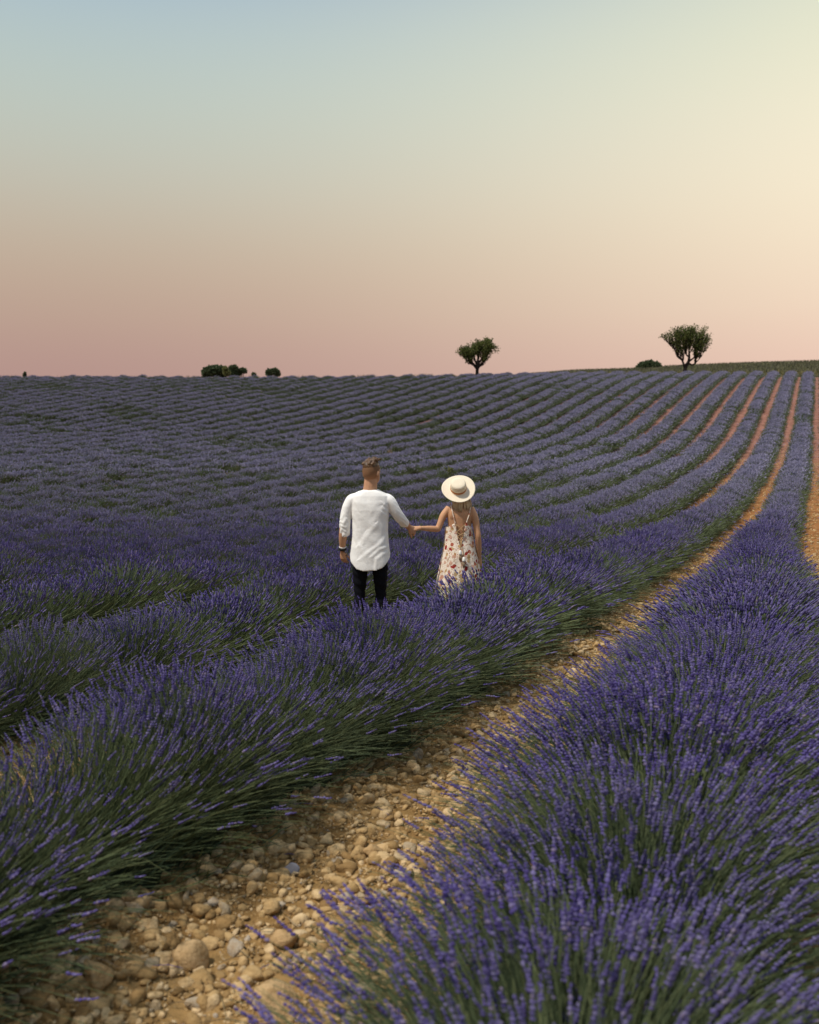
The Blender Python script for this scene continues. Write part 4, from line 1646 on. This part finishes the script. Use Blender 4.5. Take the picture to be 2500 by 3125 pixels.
sky_bush(655, 1146, 128, [(-20, 10, 16, 13), (0, 14, 22, 15), (20, 13, 16, 14), (-26, 4, 10, 10), (26, 4, 10, 10)],
         'wide dark domed bush, largest of the cluster left of centre', M_BUSHL, 31, 5200, .28)
sky_bush(690, 1146, 127, [(-2, 18, 6, 9), (2, 8, 9, 8)], 'thin pale green shrub in the gap of the bush cluster', M_BUSHP, 32, 420, .24)
sky_bush(713, 1146, 128, [(-4, 16, 9, 13), (3, 20, 9, 9), (-2, 5, 12, 8)], 'narrow dark bush right of the gap in the cluster', M_BUSHL, 33, 1700, .26)
sky_bush(733, 1146, 128.5, [(-10, 5, 7, 7), (-3, 10, 8, 6), (5, 15, 9, 5), (12, 14, 6, 5)], 'bush leaning out to the right at the end of the cluster', M_BUSHL, 34, 1200, .26)
sky_bush(833, 1145, 129, [(-6, 9, 13, 8), (6, 11, 12, 8), (-14, 6, 8, 4), (12, 4, 9, 6)], 'small grey green bush alone right of the bush cluster', M_BUSHL, 35, 1500, .25)
sky_bush(775, 1146, 128, [(0, 3, 5, 4)], 'tiny shrub on the skyline between cluster and lone bush', M_BUSHL, 36, 160, .22)
sky_bush(76, 1148, 126, [(0, 4, 2.5, 4), (0, 8, 1.5, 2)], 'tiny pointed shrub on the skyline at far left', M_BUSHL, 37, 220, .22)
sky_bush(1980, 1131, 190, [(-14, 10, 18, 14), (2, 14, 15, 14), (20, 10, 16, 13), (-28, 3, 14, 8), (32, 3, 12, 7)],
         'dark twin-humped bush on the skyline left of the large tree', M_BUSHL, 38, 4200, .45)

# ------------------------------------------------------------------ grasses (uncountable)
def grass_material():
    n = NT('dry_grass')
    geo = n.n('ShaderNodeNewGeometry')
    pos = geo.outputs['Position']
    a = n.ramp(geo.outputs['Random Per Island'], [(0, (.075, .085, .03)), (.5, (.14, .13, .06)), (1, (.30, .24, .12))])
    b = n.ramp(geo.outputs['Random Per Island'], [(0, (.06, .065, .035)), (.6, (.10, .10, .06)), (1, (.15, .12, .13))])
    sx = n.n('ShaderNodeSeparateXYZ', {0: pos})
    c = n.mix(n.maprange(sx.outputs[0], -12, 22), b, a)
    c = n.mix(n.maprange(sx.outputs[1], 138, 146), c, n.ramp(geo.outputs['Random Per Island'], [(0, (.08, .085, .05)), (.5, (.13, .12, .09)), (1, (.17, .17, .08))]))
    return n.finish(c, .85, translucent=.2, spec=.1)


def blades(name, x, y, h, w, parent=None, **kw):
    n = len(x)
    z = ground(x, y) - .04
    a = RNG.uniform(0, 6.28, n)
    ln = RNG.normal(0, .22, (n, 2)) * h[:, None]
    b0 = np.stack([x - np.cos(a) * w, y - np.sin(a) * w, z], -1)
    b1 = np.stack([x + np.cos(a) * w, y + np.sin(a) * w, z], -1)
    tp_ = np.stack([x + ln[:, 0], y + ln[:, 1], z + h], -1)
    v = np.stack([b0, b1, tp_], 1).reshape(-1, 3)
    return link(name, new_mesh(name, v, np.arange(n * 3).reshape(-1, 3), [M_GRASS]), parent, **kw)


M_GRASS = grass_material()
n1 = 26000
gx1 = RNG.uniform(-70, 85, n1)
gy1 = field_end(gx1) + RNG.uniform(-1.5, 9, n1) ** 1.0
b_l = RNG.uniform(.22, .55, n1) * (1 + .5 * (np.sin(gx1 * .9) > .6))
n2 = 26000
gx2 = RNG.uniform(10, 105, n2)
gy2 = RNG.uniform(140, 204, n2)
blades('grass', np.concatenate([gx1, gx2]), np.concatenate([gy1, gy2]), np.concatenate([b_l, RNG.uniform(.25, .6, n2)]), np.concatenate([np.full(n1, .05), np.full(n2, .11)]),
       kind='stuff', label='dry olive grass margin along the far end of the field', cat='grass')

# ------------------------------------------------------------------ weeds that stand out of the rows
M_WEED = plain('dry_weed', (.42, .40, .22), .8)
wx, wy = (245 - 1250) / PIX * 14.5, 14.5
wzg = float(ground(wx, wy))
s_ = 14.5 / PIX


def wp(u, v):
    return ((u - 245) * s_, 0, CAM_H + (1332 - v) * s_ - wzg)


wparts = [limb([(.03, .1, .0), wp(250, 1775), wp(232, 1748), wp(219, 1735), wp(214, 1727)], [.006, .006, .005, .006, .003], k=6, sub=3)]
for u, v in ((219, 1735), (215, 1729), (226, 1743), (236, 1752)):
    p = wp(u, v)
    wparts.append(limb([p, (p[0] + .015, .01, p[2] + .01), (p[0] + .022, .015, p[2] + .025)], [.004, .006, .002], k=5, sub=1))
v, f = joined(wparts)
link('dry_weed', new_mesh('dry_weed', v, f, [M_WEED], smooth=True), loc=(wx, wy, wzg), label='single pale dry weed stalk bent above the lavender at left', cat='weed')
xw, yw = (1355 - 1250) / PIX * 49, 49.0
bush((xw, yw, float(ground(xw, yw))), [(0, .22, .30, .26), (.2, .34, .2, .22), (-.2, .2, .2, .2)], 'pale yellow green weed bush beside a bare soil patch', M_BUSHP, 41, 420, .14,
     name='weed_bush', cat='weed', group='weeds in the field')

# ------------------------------------------------------------------ dry stalks and fallen spikes lying on the path
tw = []
rt = random.Random(77)
for _ in range(420):
    y = rt.uniform(2.9, 11)
    x = ROW_A + ROW_S * rt.choice((.5, .5, .5, -.55)) + ROW_M * y + rt.gauss(0, .42)
    a = rt.uniform(0, 6.28)
    ln = rt.uniform(.04, .17)
    z = float(ground_near(x, y)) + rt.uniform(.012, .035)
    dx, dy = math.cos(a) * ln, math.sin(a) * ln
    tw.append(tube([(x, y, z), (x + dx * .5 + rt.gauss(0, .008), y + dy * .5, z + rt.uniform(.0, .012)), (x + dx, y + dy, z - .004)], [.0015, .0022, .001], 4, (0, 0, 1)))
v, f = joined(tw)
n_ = NT('dry_stalk')
M_STALK = n_.finish(n_.ramp(n_.n('ShaderNodeNewGeometry').outputs['Random Per Island'], [(0, (.07, .045, .025)), (.5, (.20, .14, .075)), (.8, (.34, .27, .15)), (1, (.10, .075, .17))]), .9, spec=.1)
link('dry_stalks', new_mesh('dry_stalks', v, f, [M_STALK]), GROUND, kind='stuff')
